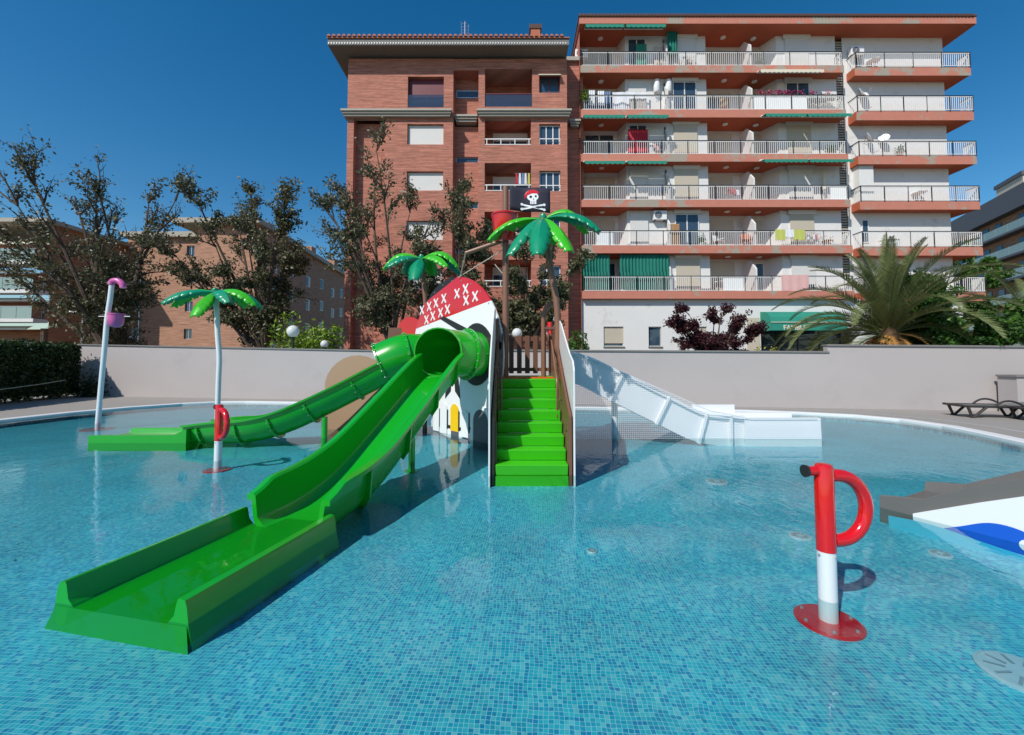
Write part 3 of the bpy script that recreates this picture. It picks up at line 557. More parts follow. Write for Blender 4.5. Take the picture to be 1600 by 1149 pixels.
# roof
RF = MB().hull2([(X(906),WY-.35,ztop), (X(1530),WY-.35,ztop), (X(1530),WY+12,ztop), (X(906),WY+12,ztop)], [(X(906),WY-.35,ztop+.02), (X(1530),WY-.35,ztop+.02), (X(1530),WY+12,ztop+.02), (X(906),WY+12,ztop+.02)]).build('roof_soffit', 'orange_paint', WB)
MB().box(X(906), X(1530), WY-.38, WY-.2, ztop+.02, Z(34)).build('roof_fascia', 'slab_orange', WB); MB().box(X(906), X(906)+.15, WY-.2, WY+12, ztop+.02, Z(34)).build('roof_fascia', 'dark_roof', WB)
k = MB(); nn = int((X(1531)-X(905))/.22)
for i in range(nn): k.box(X(905)+i*.22, X(905)+i*.22+.16, WY-.46, WY-.1, Z(34), Z(34)+.15)
k.box(X(905), X(1531), WY-.42, WY+12, Z(34)+.02, Z(34)+.11); k.build('roof_tiles', 'dark_roof', RF)['kind'] = 'stuff'
def railing(slab, xa, xb, zf, zr, panels=(), ends=(0,1), mat='white_metal', ret=.8):
    k = MB(); step = .128; n_ = int((xb-xa)/step); zt_ = zr - .10
    for i in range(n_+1):
        x = xa + i*step
        k.box(x, x+.022, WY+.03, WY+.052, zf+.06, zt_)
    k.box(xa, xb, WY+.025, WY+.06, zt_, zt_+.035); k.box(xa, xb, WY+.025, WY+.06, zf+.05, zf+.085)
    for e in ends:
        x = (xa, xb)[e]; j = 0
        while .08 + j*.112 < ret: k.box(x-.012, x+.014, WY+.06+j*.112, WY+.09+j*.112, zf+.06, zt_); j += 1
        k.box(x-.015, x+.02, WY+.06, WY+ret, zt_, zt_+.035)
    r_ = k.build('railing', mat, slab); r_['kind'] = 'stuff'
    k = MB(); k.box(xa-.03, xb+.03, WY+.015, WY+.07, zr-.045, zr)
    for e in ends: k.box((xa, xb)[e]-.03, (xa, xb)[e]+.03, WY+.07, WY+ret, zr-.045, zr)
    np_ = max(2, round((xb-xa)/1.62))
    for i in range(np_+1): x = xa + (xb-xa)*i/np_; k.box(x-.02, x+.02, WY+.02, WY+.065, zf, zr-.04)
    k.build('handrail', 'black_metal', slab)
    for pa, pb in panels: MB().box(X(pa), X(pb), WY+.062, WY+.075, zf+.08, zt_-.02).build('screen_panel', 'hdpe_white', slab)
pan = [[], [(1183,1268)], [], [(1300,1325)], [(932,958)], [(1128,1160)]]
for i, (a, b_) in enumerate(slabs):
    xe = X(1326 + i*.8); zf, zu = Z(a), Z(b_)
    s_ = MB().box(X(909), xe, WY, yD+.05, zu+.01, zf).build('balcony_slab', 'orange_paint', WB)
    MB().box(X(909)-.02, xe+.02, WY-.025, WY-.002, zu, zf+.02).build('slab_edge', 'slab_orange', s_)
    railing(s_, X(911), xe-.05, zf, Z(rails[i]), pan[i], ends=(1,))
    x0, x1 = X(1346), X(1530 + i*1.2)
    s2 = MB().box(x0, x1, WY+.1, yM+.3, Z(b_+2), Z(a+1)).build('balcony_slab', 'orange_paint', WB)
    MB().box(x0-.01, x1+.01, WY+.075, WY+.098, Z(b_+3), Z(a+1)+.02).build('slab_edge', 'slab_orange', s2)
    MB().box(X(1505)+.02, x1, yM+.3, yM+3, Z(b_+2)+.003, Z(a+1)-.003).build('slab_return', 'orange_paint', s2)
    railing(s2, x0+.04, x1-.05, Z(a+1), Z(rails[i]+1), [], ends=(0,1))
    # partitions, windows
    zc_ = ceil_[i]
    for px in (1047, 1181): MB().prism_yz([(WY+.10,zf), (yM if px == 1047 else yD,zf), (yM if px == 1047 else yD,zc_-.25), (WY+.75,zc_-.30), (WY+.10,zf+1.45)], X(px)-.05, X(px)+.05).build('partition', 'white_wall', WB)
    hh = zf + 2.12
    window(WB, X(921), X(970), zf+.12, hh, yD-.07, 'white_metal', 1, (0,0,0,.98,1,0)[i], 'shutter_beige')
    window(WB, X(988), X(1017), zf+.12, hh+.1, yM-.07, 'white_metal', 1, (0,.9,0,1,1,.5)[i], 'shutter_white', curtain=i in (0,))
    window(WB, X(1060), X(1098), zf+.12, hh+.1, yM-.07, 'white_metal', 1, (1,0,1,1,0,1)[i], 'shutter_white' if i in (0,) else 'shutter_beige', curtain=i == 4)
    window(WB, X(1121), X(1166), zf+.12, hh, yD-.07, 'white_metal', 1, (.9,.2,.95,.9,1,1)[i], 'shutter_beige')
    window(WB, X(1187), X(1214), zf+.12, hh, yD-.07, 'white_metal', 1, (.9,.9,.9,.9,1,0)[i], 'shutter_beige', curtain=i == 5)
    window(WB, X(1243), X(1281), zf+.12, hh+.05, yM-.07, 'white_metal', 1, (1,0,1,1,1,.8)[i], 'shutter_white' if i in (0,3,5) else 'shutter_beige', curtain=i == 1)
    MB().box(X(1058), X(1101), yM-.16, yM-.09, hh+.1, hh+.38).build('shutter_box', 'shutter_white', WB); MB().box(X(1240), X(1284), yM-.16, yM-.09, hh+.05, hh+.33).build('shutter_box', 'shutter_white', WB)
    for px, yy in ((945,yD-.8), (1145,yD-.9), (1196,yD-.8)):
        MB().lathe([(.10,-.09), (.17,-.06), (.17,-.02), (.12,0)], (X(px),yy,zc_-.001), 14).build('ceiling_lamp', 'plastic_white', WB)
    if i in (0, 4): window(WB, X(1361), X(1372), zf+.4, zf+1.9, yM+.10, 'white_metal', 0)
    if i in (3,): MB().box(X(1350), X(1373), yM-.35, yM+.15, zf+.02, zf+2.55).build('cupboard', 'white_wall', WB)
# ground floor
gh = [(X(943),X(974),Z(541),Z(510),.2), (X(1013),X(1033),Z(541),Z(510),.2), (X(1087),X(1104),Z(541),Z(510),.2), (X(1188),X(1330),0,Z(512),.9,1)]
facade('ground_floor_wall', X(908), X(1505), 0, zg+.02, WY+.30, gh, 'white_wall', WB)
window(WB, gh[0][0], gh[0][1], gh[0][2], gh[0][3], WY+.42, 'alu', 0, .85, 'shutter_beige'); window(WB, gh[1][0], gh[1][1], gh[1][2], gh[1][3], WY+.42, 'alu', 0); window(WB, gh[2][0], gh[2][1], gh[2][2], gh[2][3], WY+.42, 'alu', 0, 1, 'shutter_beige')
for h in gh[:3]: MB().box(h[0]-.05, h[1]+.05, WY+.22, WY+.45, h[2]-.06, h[2]-.003).build('window_sill', 'stone_trim', WB)
MB().box(X(1166), X(1186), WY+.27, WY+.297, 0, Z(496)).build('stone_pier', 'shutter_beige', WB)
window(WB, X(1190), X(1328), .1, Z(514), WY+1.1, 'black_metal', 3)
# shop awning, rounded front, with lettering
AW = thing('shop_awning', 'green rounded awning with cream lettering over the ground floor entrance', 'awning', (0, 0, 0))
prof = [(WY+.29, Z(487)), (WY-.15, Z(488)), (WY-.45, Z(491)), (WY-.65, Z(497)), (WY-.75, Z(505)), (WY-.78, Z(518)), (WY-.75, Z(518)), (WY-.70, Z(505)), (WY-.60, Z(498)), (WY-.42, Z(493)), (WY-.14, Z(490)), (WY+.29, Z(489))]
MB().prism_yz(prof, X(1188), X(1302)).build('canvas', 'awning_green', AW)
for x_ in (X(1188), X(1302)): MB().prism_yz(prof[:6] + [(WY+.29, Z(518))], x_-.01, x_+.01).build('side_panel', 'awning_green', AW)
MB().box(X(1188), X(1302), WY-.80, WY-.783, Z(506), Z(506)+.04).build('trim', 'awning_cream', AW)
def text(body, name, mat, parent, loc, size, rot, ext=.01):
    cu = bpy.data.curves.new(name, 'FONT'); cu.body = body; cu.size = size; cu.extrude = ext; cu.align_x = 'LEFT'; cu.offset = size*.02
    o = bpy.data.objects.new(name, cu); C.objects.link(o); o.location = loc; o.rotation_euler = rot; dg = bpy.context.evaluated_depsgraph_get()
    me = bpy.data.meshes.new_from_object(o.evaluated_get(dg)); o2 = bpy.data.objects.new(name, me); C.objects.link(o2); o2.location = loc; o2.rotation_euler = rot; o2.parent = parent
    me.materials.clear(); me.materials.append(MATS[mat]); bpy.data.objects.remove(o); return o2
text('FAMBLS', 'lettering', 'awning_cream', AW, (X(1206), WY-.785, Z(517)), .40, (math.pi/2, 0, 0))
# balcony awnings (rolled-out cloth, part of the block)
def awning(px0, px1, py0, drop, out=.55, mat='awning_green', y0=WY-.03):
    x0, x1, z0 = X(px0), X(px1), Z(py0); dz = drop; n_ = max(4, int((x1-x0)/.28))
    k = MB(); k.hull2([(x0,y0,z0), (x1,y0,z0), (x1,y0-out,z0-dz), (x0,y0-out,z0-dz)], [(x0,y0,z0+.02), (x1,y0,z0+.02), (x1,y0-out,z0-dz+.02), (x0,y0-out,z0-dz+.02)])
    for i in range(n_):
        a, c_ = x0 + (x1-x0)*i/n_, x0 + (x1-x0)*(i+1)/n_; m_ = (a+c_)/2
        k.add([(a,y0-out-.003,z0-dz+.02), (c_,y0-out-.003,z0-dz+.02), (c_,y0-out-.003,z0-dz-.14), (m_,y0-out-.003,z0-dz-.20), (a,y0-out-.003,z0-dz-.14)], [(0,1,2,3,4)])
    o = k.build('awning', mat, WB); MB().box(x0, x1, y0-.10, y0-.004, z0-.02, z0+.08).build('awning_case', 'white_metal', o)
for a in ((915,975,47,.12), (978,1040,47,.12), (911,975,186,.10), (979,1042,186,.10), (912,974,255,.16), (978,1038,255,.16), (1192,1255,184,.10), (1257,1325,184,.10), (1188,1255,253,.14), (1258,1325,253,.14)): awning(*a)
awning(1188, 1287, 115, .06, .4, 'awning_cream')

# ---- things on the balconies
def sheet_cloth(name, label, cat, px0, px1, py0, py1, y, mat, folds=6, amp=.05, group=None, seed=1):
    r = random.Random(seed); x0, x1, z0, z1 = X(px0), X(px1), Z(py1), Z(py0); n_ = max(6, folds*4); k = MB(); loops = []
    for zz, am in ((z1, amp*.5), ((z0+z1)/2, amp), (z0, amp*1.3)): loops.append([(x0+(x1-x0)*i/n_, y + am*math.sin(i*2*math.pi*folds/n_ + zz) + am*.4*math.sin(i*1.7), zz + (.02*math.sin(i*.9) if zz == z0 else 0)) for i in range(n_+1)])
    k.rings(loops, False, False); o = k.build(name, mat, None, smooth=True); sd = o.modifiers.new('thickness', 'SOLIDIFY'); sd.thickness = .012; sd.use_rim = False
    return tag(o, label, cat, group)
sheet_cloth('sun_curtain', 'wide dark green curtain hung across the lowest left balcony', 'curtain', 969, 1047, 397, 452, WY+.22, 'cloth_green', 15, .05)
sheet_cloth('sun_curtain', 'narrower dark green curtain at the far left of the lowest balcony', 'curtain', 910, 953, 397, 452, WY+.22, 'cloth_green', 9, .06)
sheet_cloth('sun_curtain', 'green curtain tied at the top floor partition', 'curtain', 1049, 1066, 45, 82, WY+.25, 'cloth_green', 4, .08)
sheet_cloth('sun_curtain', 'dark red curtains in the third floor door of the white block', 'curtain', 986, 1018, 196, 240, yM-.12, 'cloth_red', 8, .03)
sheet_cloth('sun_curtain', 'pale green curtain in the top floor door of the white block', 'curtain', 1001, 1018, 60, 102, yM-.12, 'awning_green', 4, .03)
for i, (a, c_, d_, mt, lb) in enumerate(((923,933,136,'cloth_white','first small white towel on the second floor washing line'), (937,948,137,'cloth_white','second small white towel on the second floor washing line'), (949,958,138,'cloth_blue','grey blue cloth on the second floor washing line'), (961,1019,139,'cloth_white','large white sheet on the second floor washing line'))):
    sheet_cloth('laundry_cloth', lb, 'laundry', a, c_, d_, 160 if i != 3 else 168, WY+.35, mt, 3, .03, 'washing on the second floor', i)
sheet_cloth('laundry_cloth', 'patterned beige cloth hanging behind the second floor railing', 'laundry', 987, 1014, 151, 171, WY+.2, 'cloth_print', 3, .03)
sheet_cloth('laundry_cloth', 'patterned brown cloth beside the top floor curtain', 'laundry', 1031, 1045, 64, 101, WY+.5, 'cloth_print', 2, .03)
for i, (a, c_, mt, lb) in enumerate(((1210,1226,'cloth_yellow','yellow green towel on the left over the fifth floor railing'), (1226,1239,'cloth_white','white towel between two yellow towels on the railing'), (1239,1256,'cloth_yellow','yellow green towel on the right over the fifth floor railing'))): sheet_cloth('beach_towel', lb, 'towel', a, c_, 359, 375 if i != 1 else 371, WY-.01, mt, 2, .012, 'towels over the railing', 20+i)
sheet_cloth('laundry_cloth', 'pink blanket over the lowest balcony railing', 'laundry', 1218, 1260, 430, 455, WY-.0, 'cloth_pink', 3, .012)
for px, lb in ((1033,'white cylindrical water heater left of the partition on the second floor'), (1052,'white cylindrical water heater right of the partition on the second floor')):
    t = thing('water_heater', lb, 'water heater', (X(px), WY+.45, Z(138)), 0, 'water heaters')
    MB().lathe([(.05,-.08), (.15,-.04), (.2,.05), (.2,.75), (.15,.85), (.04,.88)], n=18).build('tank', 'plastic_white', t, smooth=True); k = MB(); k.tube([(-.06,0,-.05), (-.06,.05,-.35)], .015, 6); k.tube([(.06,0,-.05), (.06,.05,-.35)], .015, 6); k.box(-.25, .25, .18, .38, .2, .3); k.build('pipe', 'alu', t)
def ac_unit(px, py, label, y):
    t = thing('air_conditioner', label, 'air conditioner', (X(px), y, Z(py)))
    MB().box(-.42, .42, -.30, 0, 0, .58).build('casing', 'plastic_white', t, bevel=.02); k = MB()
    for q in range(4): k.rings([[(-.12+(.06+.05*q+e)*math.cos(a), -.315-d_, .29+(.06+.05*q+e)*math.sin(a)) for a in [2*math.pi*i/20 for i in range(20)]] for e, d_ in ((0,0), (.012,0), (.012,-.012), (0,-.012), (0,0))], False)
    for q in range(6): k.tube([(-.12,-.315,.29), (-.12+.23*math.cos(q*1.047), -.315, .29+.23*math.sin(q*1.047))], .008, 4)
    k.build('fan_grille', 'alu', t); MB().lathe([(.23,0), (.23,.008)], n=24).build('fan_opening', 'slate', t).matrix_local = Matrix.Translation((-.12,-.301,.29)) @ Matrix.Rotation(math.pi/2, 4, 'X')
    k = MB(); [k.box(x-.02, x+.02, -.28, .2, -.05, -.003) for x in (-.3,.3)]; k.build('bracket', 'black_metal', t)
ac_unit(1034, 341, 'white air conditioner on the wall above the fifth floor balcony', yM-.06)
ac_unit(915, 74, 'small air conditioner at the left end of the top floor balcony', WY+1.2)
ac_unit(1359, 78, 'white air conditioner on the end wall of the top right balcony', yM+.1)
def chair(px, py, label, mat, rz, s_=1.0, group='balcony chairs'):
    t = thing('balcony_chair', label, 'chair', (X(px), WY+.5, Z(py)+.005), rz, group); t.scale = (s_,)*3
    MB().box(-.24, .24, -.22, .22, .40, .44).build('seat', mat, t, bevel=.01); MB().hull2([(-.23,.20,.46), (.23,.20,.46), (.21,.30,.88), (-.21,.30,.88)], [(-.23,.23,.46), (.23,.23,.46), (.21,.33,.88), (-.21,.33,.88)]).build('backrest', mat, t)
    for a in (-1, 1):
        MB().tube([(a*.24,-.2,.62), (a*.24,.22,.64)], .018, 6).build('armrest', mat, t)
        for c_ in (-1, 1): MB().tube([(a*.25, c_*.24, 0), (a*.21, c_*.19, .41)], .018, 6).build('leg', mat, t)
chair(1129, 384.5, 'white plastic chair on the fifth floor balcony', 'plastic_white', R(25))
chair(1171, 384.5, 'red brown chair on the fifth floor balcony left of the partition', 'terracotta', R(-20), 1.15)
chair(1140, 172, 'wooden chair on the second floor balcony middle bay', 'wood', R(160))
chair(1300, 384.5, 'dark wooden chair with blue cushion at the right end of the fifth floor', 'wood', R(10), 1.1)
t = thing('wooden_cabinet', 'light wooden cabinet on the fifth floor left of the glass door', 'cabinet', (X(1056), yM-.45, floors[4])); MB().box(-.28, .28, 0, .35, 0, 1.45).build('carcass', 'wood', t, bevel=.01); [MB().box(-.26+.27*i, -.01+.27*i, -.02, -.002, .05, 1.4).build('door', 'wood', t) for i in range(2)]
t = thing('planter_row', 'row of red flowers in boxes along the second floor right railing', 'planter', (X(1187), WY+.15, Z(149)))
MB().box(0, X(1315)-X(1187), 0, .2, -.18, .02).build('box', 'plastic_white', t); rr = random.Random(5)
leaf_cloud([(rr.uniform(0, X(1315)-X(1187)), rr.uniform(-.05,.25), rr.uniform(0,.18)) for _ in range(700)], .10, 'leaf_green', 'foliage', t, seed=2)
leaf_cloud([((X(1315)-X(1187))*min(1, max(0, rr.choice((.08,.2,.3,.33,.42,.55,.72,.9)) + rr.gauss(0,.03))), rr.uniform(-.08,.2), rr.uniform(.08,.42)) for _ in range(420)], .09, 'petal', 'blossom', t, .9, seed=3)
t = thing('hanging_plant', 'bright green plant at the left end of the second floor railing', 'plant', (X(915), WY, Z(150))); leaf_cloud([(rr.gauss(0,.13), rr.gauss(0,.1), rr.gauss(0,.2)) for _ in range(300)], .12, 'leaf_bright', 'foliage', t, seed=8); MB().lathe([(.08,-.12), (.11,.06)], n=10).build('pot', 'terracotta', t)
def rack(px, row, label, seed):
    r = random.Random(seed); t = thing('drying_rack', label, 'drying rack', (X(px), WY+.42, floors[row] + .005)); k = MB()
    for x in (-.45, .45): k.tube([(x,-.2,0), (x,.2,.85)], .012, 5); k.tube([(x,.2,0), (x,-.2,.85)], .012, 5)
    for q in range(5): k.tube([(-.5,-.2+.1*q,.86), (.5,-.2+.1*q,.86)], .007, 4)
    k.build('frame', 'alu', t)
    for q in range(4): x0 = -.48 + q*.24; hh = r.uniform(.3,.6); MB().box(x0, x0+.2, -.2+.1*q, -.19+.1*q, .855-hh, .87).build('garment', r.choice(['cloth_white','cloth_blue','cloth_pink','cloth_print','cloth_red']), t)
rack(1085, 0, 'drying rack with clothes on the top floor right of the curtain', 1); rack(1030, 2, 'drying rack with coloured clothes on the third floor', 2); rack(1152, 3, 'drying rack with clothes on the fourth floor middle bay', 3); rack(1275, 4, 'drying rack with clothes near the right end of the fifth floor', 4)
for px, row, lb, mt in ((1200,0,'potted plant on the top floor right bay','terracotta'), (1310,2,'potted plant at the right end of the third floor','terracotta'), (1100,4,'potted plant beside the fifth floor glass door','plastic_white'), (1420,2,'potted plant on the third right balcony','terracotta')):
    t = thing('potted_plant', lb, 'plant', (X(px), WY+.4, floors[row] + .005)); MB().lathe([(.10,0), (.15,.28), (.16,.30), (.13,.30)], n=14).build('pot', mt, t); leaf_cloud([(rr.gauss(0,.13), rr.gauss(0,.1), .45 + rr.gauss(0,.16)) for _ in range(260)], .12, 'leaf_green', 'foliage', t, seed=px)
for px, row, lb in ((1385,0,'white garden table on the top right balcony'), (1450,3,'white garden table on the fourth right balcony'), (1130,5,'white garden table on the lowest balcony middle bay')):
    t = thing('balcony_table', lb, 'table', (X(px), WY+.5, floors[row] - .02)); MB().lathe([(.38,.68), (.38,.72)], n=20).build('table_top', 'plastic_white', t); [MB().tube([(.28*math.cos(a), .28*math.sin(a), 0), (.18*math.cos(a), .18*math.sin(a), .68)], .02, 6).build('leg', 'plastic_white', t) for a in (.8,2.4,3.9,5.5)]
t = thing('folded_parasol', 'folded cream parasol leaning on the fourth floor right bay', 'parasol', (X(1296), WY+.35, floors[3])); MB().tube([(0,0,0), (0,.02,2.1)], .02, 6).build('pole', 'alu', t); MB().lathe([(.04,.75), (.11,.85), (.09,1.5), (.03,2.05)], n=10).build('canopy', 'awning_cream', t)
t = thing('storage_box', 'low white storage box on the fifth right balcony', 'box', (X(1400), WY+.55, floors[4] - .02)); MB().box(-.5, .5, -.2, .2, 0, .5).build('body', 'plastic_white', t, bevel=.02); MB().box(-.52, .52, -.22, .22, .503, .56).build('lid', 'shutter_beige', t, bevel=.015)
def dish(px, py, y, label, rz, s_=.42):
    t = thing('satellite_dish', label, 'satellite dish', (X(px), y, Z(py)), rz); Mx = Matrix.Rotation(R(65), 4, 'X')
    pf = [(s_*q/5, .32*s_*(q/5)**2) for q in range(1, 6)]; k = MB(); k.lathe([(.001,0)] + pf + [(s_, .32*s_+.015)] + [(a, c_+.015) for a, c_ in pf[::-1]] + [(.001,.015)], n=20, cap=False); k.build('reflector', 'plastic_white', t, smooth=True).matrix_local = Mx
    MB().tube([Mx @ Vector((0,-s_*.9,.1)), Mx @ Vector((0,-.05,.55))], .012, 5).build('feed_arm', 'alu', t); MB().tube([(0,.1,0), (0,.25,-.1), (0,.25,-.7)], .025, 6).build('bracket', 'alu', t)
dish(1366, 139, WY+.55, 'large satellite dish on the second right balcony', R(25), .42); dish(1372, 210, WY+.5, 'satellite dish on the third right balcony beside the wall', R(40), .36); dish(1398, 210, WY+.55, 'smaller satellite dish in the middle of the third right balcony', R(-35), .3)
t = thing('roof_aerial', 'thin aerial on the roof edge of the white block', 'antenna', (X(1152), WY+3, Z(34))); k = MB(); k.tube([(0,0,0), (0,0,1.0)], .02, 5); k.tube([(-.25,0,.8), (.25,0,.8)], .01, 4); k.tube([(-.2,0,.65), (.2,0,.65)], .01, 4); k.build('mast', 'alu', t)

# ---- tan apartments at the left
TY = 44.0
X = lambda p: fx(p, TY)
Z = lambda p: fz(p, TY)
TB = thing('tan_apartments', 'tan brick apartment buildings with glass balconies on the left', 'building', (0, 0, 0))
rows = [(381,403), (424,446), (467,489), (510,532)]
# left wing: balconies facing the pool, pillar, shaded flank
bal = [(-20,82,Z(b_+6),Z(b_-27),1.8,1) for b_ in (408,452,496,540)]
facade('wall', X(-140), X(85), 0, Z(352), TY-6, [(X(-100)*.86,X(78)*.864,fz(b_+3,TY-6),fz(b_-26,TY-6),1.8,1) for b_ in (409,453,497,541)], 'brick_tan', TB)
for b_ in (409,453,497):
    za = fz(b_+3, TY-6); MB().box(X(-140)*.864, X(84)*.864, TY-7.2, TY-6.02, za-.30, za).build('balcony_slab', 'white_wall', TB)
    for i in range(7): MB().box(X(80)*.864-1.35*(i+1)+.04, X(80)*.864-1.35*i, TY-7.15, TY-7.12, za+.02, za+1.05).build('glass_balustrade', 'green_glass', TB)
    MB().box(X(-140)*.864, X(80)*.864, TY-7.17, TY-7.10, za+1.05, za+1.1).build('handrail', 'alu', TB)
for b_ in (409,453,497,541):
    za = fz(b_+3, TY-6); window(TB, X(40)*.864, X(74)*.864, za, za+1.9, TY-4.26, 'white_metal', 1, .3); MB().hull2([(X(5)*.864,TY-6.05,za+1.95), (X(62)*.864,TY-6.05,za+1.95), (X(62)*.864,TY-6.6,za+1.75), (X(5)*.864,TY-6.6,za+1.75)], [(X(5)*.864,TY-6.05,za+1.98), (X(62)*.864,TY-6.05,za+1.98), (X(62)*.864,TY-6.62,za+1.6), (X(5)*.864,TY-6.62,za+1.6)]).build('awning', 'awning_cream', TB)
MB().box(X(-140)*.864, X(85)*.864+.5, TY-7.0, TY+8, fz(352,TY-6), fz(352,TY-6)+.35).build('roof', 'stone_trim', TB)
k = MB(); vwall(k, X(85)*.864, TY-6, X(85)*.864, TY+3, 0, fz(352,TY-6)); k.build('flank_wall', 'brick_ochre', TB)
# recessed stair strip and middle facade
k = MB(); vwall(k, X(85)*.864, TY+1.5, X(226), TY+1.5, 0, Z(366)); k.build('recess_wall', 'brick_ochre', TB)
for b_ in (425,468,511): MB().box(X(205), X(222), TY+.6, TY+.64, Z(b_+14), Z(b_)).build('glass_balustrade', 'green_glass', TB); MB().box(X(203), X(224), TY+.5, TY+1.49, Z(b_+18), Z(b_+14)).build('balcony_slab', 'white_wall', TB)
MB().tube([(X(219),TY+.4,0), (X(219),TY+.4,Z(368))], .09, 8).build('downpipe', 'alu', TB)
hs = [(X(294),X(306),Z(b_+8),Z(b_-8),.2) for b_ in (392,435,479,522)]
facade('wall', X(226), X(318), 0, Z(372), TY, hs, 'brick_tan', TB)
for h in hs: window(TB, h[0], h[1], h[2], h[3], TY+.14, 'alu', 1)
k = MB(); vwall(k, X(318), TY, X(318), TY+3, 0, Z(372)); vwall(k, X(226), TY, X(226), TY+1.5, 0, Z(372)); k.build('wall_return', 'brick_ochre', TB)
MB().box(X(196), X(325), TY-.5, TY+8, Z(372), Z(364)).build('roof', 'stone_trim', TB)
hb = [(X(335),X(402),Z(b_+12),Z(b_-18),1.5,1) for b_ in (405,450,494,538)]
facade('wall', X(318), X(412), 0, Z(372), TY+2, hb, 'brick_ochre', TB)
for h in hb:
    window(TB, h[0]+1.2, h[1]-.4, h[2]+.05, h[3]-.3, TY+3.4, 'white_metal', 2, .4); MB().box(h[0]-.1, h[1]+.1, TY+1.1, TY+1.98, h[2]-.25, h[2]).build('balcony_slab', 'white_wall', TB)
    for i in range(3): MB().box(h[0]+(h[1]-h[0])*i/3+.03, h[0]+(h[1]-h[0])*(i+1)/3-.03, TY+1.14, TY+1.17, h[2]+.02, h[2]+1.0).build('glass_balustrade', 'green_glass', TB)
MB().box(X(310), X(418), TY+1, TY+10, Z(372)+.01, Z(357)).build('roof', 'stone_trim', TB)
for px, w_, hh in ((366,1.3,2.0), (350,.8,1.0)): MB().box(X(px), X(px)+w_, TY+4, TY+5.2, Z(357), Z(357)+hh).build('chimney', 'brick_tan', TB)
# wing running away to the back, its long side towards the right
xa, ya, xb, yb = -24.9, 41.0, -26.6, 67.0; zw = EYE + 13.4
k = MB(); vwall(k, xa, ya, xb, yb, 0, zw); vwall(k, xa, ya, xa-6, ya, 0, zw); k.build('wing_wall', 'brick_tan', TB)
MB().hull2([(xa+.5,ya-.8,zw), (xb+.5,yb,zw), (xb-8,yb,zw), (xa-8,ya-.8,zw)], [(xa+.5,ya-.8,zw+.5), (xb+.5,yb,zw+.5), (xb-8,yb,zw+.5), (xa-8,ya-.8,zw+.5)]).build('wing_roof', 'stone_trim', TB)
for i, t_ in enumerate((.12,.27,.45,.62,.78,.92)):
    for j in range(4):
        y_ = ya + (yb-ya)*t_; x_ = xa + (xb-xa)*t_; z_ = 2.2 + 2.95*j + (.5 if i % 2 else 0)
        w = MB().box(x_-.02, x_+.03, y_-.55, y_+.55, z_-.05, z_+1.25).build('window', 'alu', TB); MB().box(x_+.031, x_+.045, y_-.48, y_+.48, z_, z_+1.2).build('pane', 'dark_glass_room' if i % 2 else 'window_glass', w)
        if i % 2 == 0: MB().box(x_+.03, x_+.07, y_+.0, y_+.5, z_, z_+1.2).build('shutter', 'shutter_white', w)
for i in range(3): MB().box(xa-2, xa-1, ya+6+7*i, ya+7.2+7*i, zw+.5, zw+1.5).build('chimney', 'brick_tan', TB)
t = thing('small_flag', 'small red and yellow flag on a balcony of the tan apartments', 'flag', (X(350), TY+1.0, Z(452))); MB().tube([(0,0,0), (0,0,1.9)], .02, 5).build('pole', 'alu', t)
for i, c_ in enumerate(('cloth_red', 'yellow_board', 'cloth_red')): MB().box(.02, .62, -.01+.004*i, .01+.004*i, 1.85-.3*(i+1), 1.85-.3*i-.003).build('stripe', c_, t)

# ---- modern block far right
a0, a1 = Vector((78.3,73.5,0)), Vector((70.0,54.5,0)); dd = (a1-a0).normalized(); nn_ = Vector((dd.y, -dd.x, 0)); nn_ = nn_ if nn_.dot(-a0) > 0 else -nn_
MO = thing('modern_block', 'distant modern brick block with slate roof band and long glass balconies', 'building', (0, 0, 0))
def obox(s0, s1, o0, o1, z0, z1):
    q = [a0 + dd*s0 + nn_*o0, a0 + dd*s1 + nn_*o0, a0 + dd*s1 + nn_*o1, a0 + dd*s0 + nn_*o1]
    return MB().hull2([(p.x,p.y,z0) for p in q], [(p.x,p.y,z1) for p in q])
HT = 26.0; obox(-2, 34, 0, -14, 0, HT-3).build('wall', 'brick_tan', MO); obox(-3, 35, 1.2, -14.5, HT-3, HT).build('roof_band', 'slate', MO)
obox(7, 13, -2, -6, HT, HT+3).build('roof_house', 'shutter_beige', MO); obox(6.8, 13.2, -1.8, -6.2, HT+3, HT+3.6).build('roof_house_cap', 'slate', MO)
for j in range(6):
    z_ = HT - 3 - 3.35*(j+1) + .5; s_ = obox(-2.5, 34.5, 1.3, .02, z_-.3, z_).build('balcony_slab', 'slate', MO)
    for i in range(14): obox(-2.5+2.6*i+.05, -2.5+2.6*(i+1)-.05, 1.25, 1.2, z_+.02, z_+1.15).build('glass_balustrade', 'green_glass', s_)
    for i in range(7): w = obox(.5+5*i, 2.0+5*i+(2 if i % 2 else 0), .04, .005, z_+.6, z_+2.4).build('window', 'black_metal', MO); obox(.6+5*i, 1.9+5*i+(2 if i % 2 else 0), .06, .045, z_+.7, z_+2.3).build('pane', 'window_glass', w)

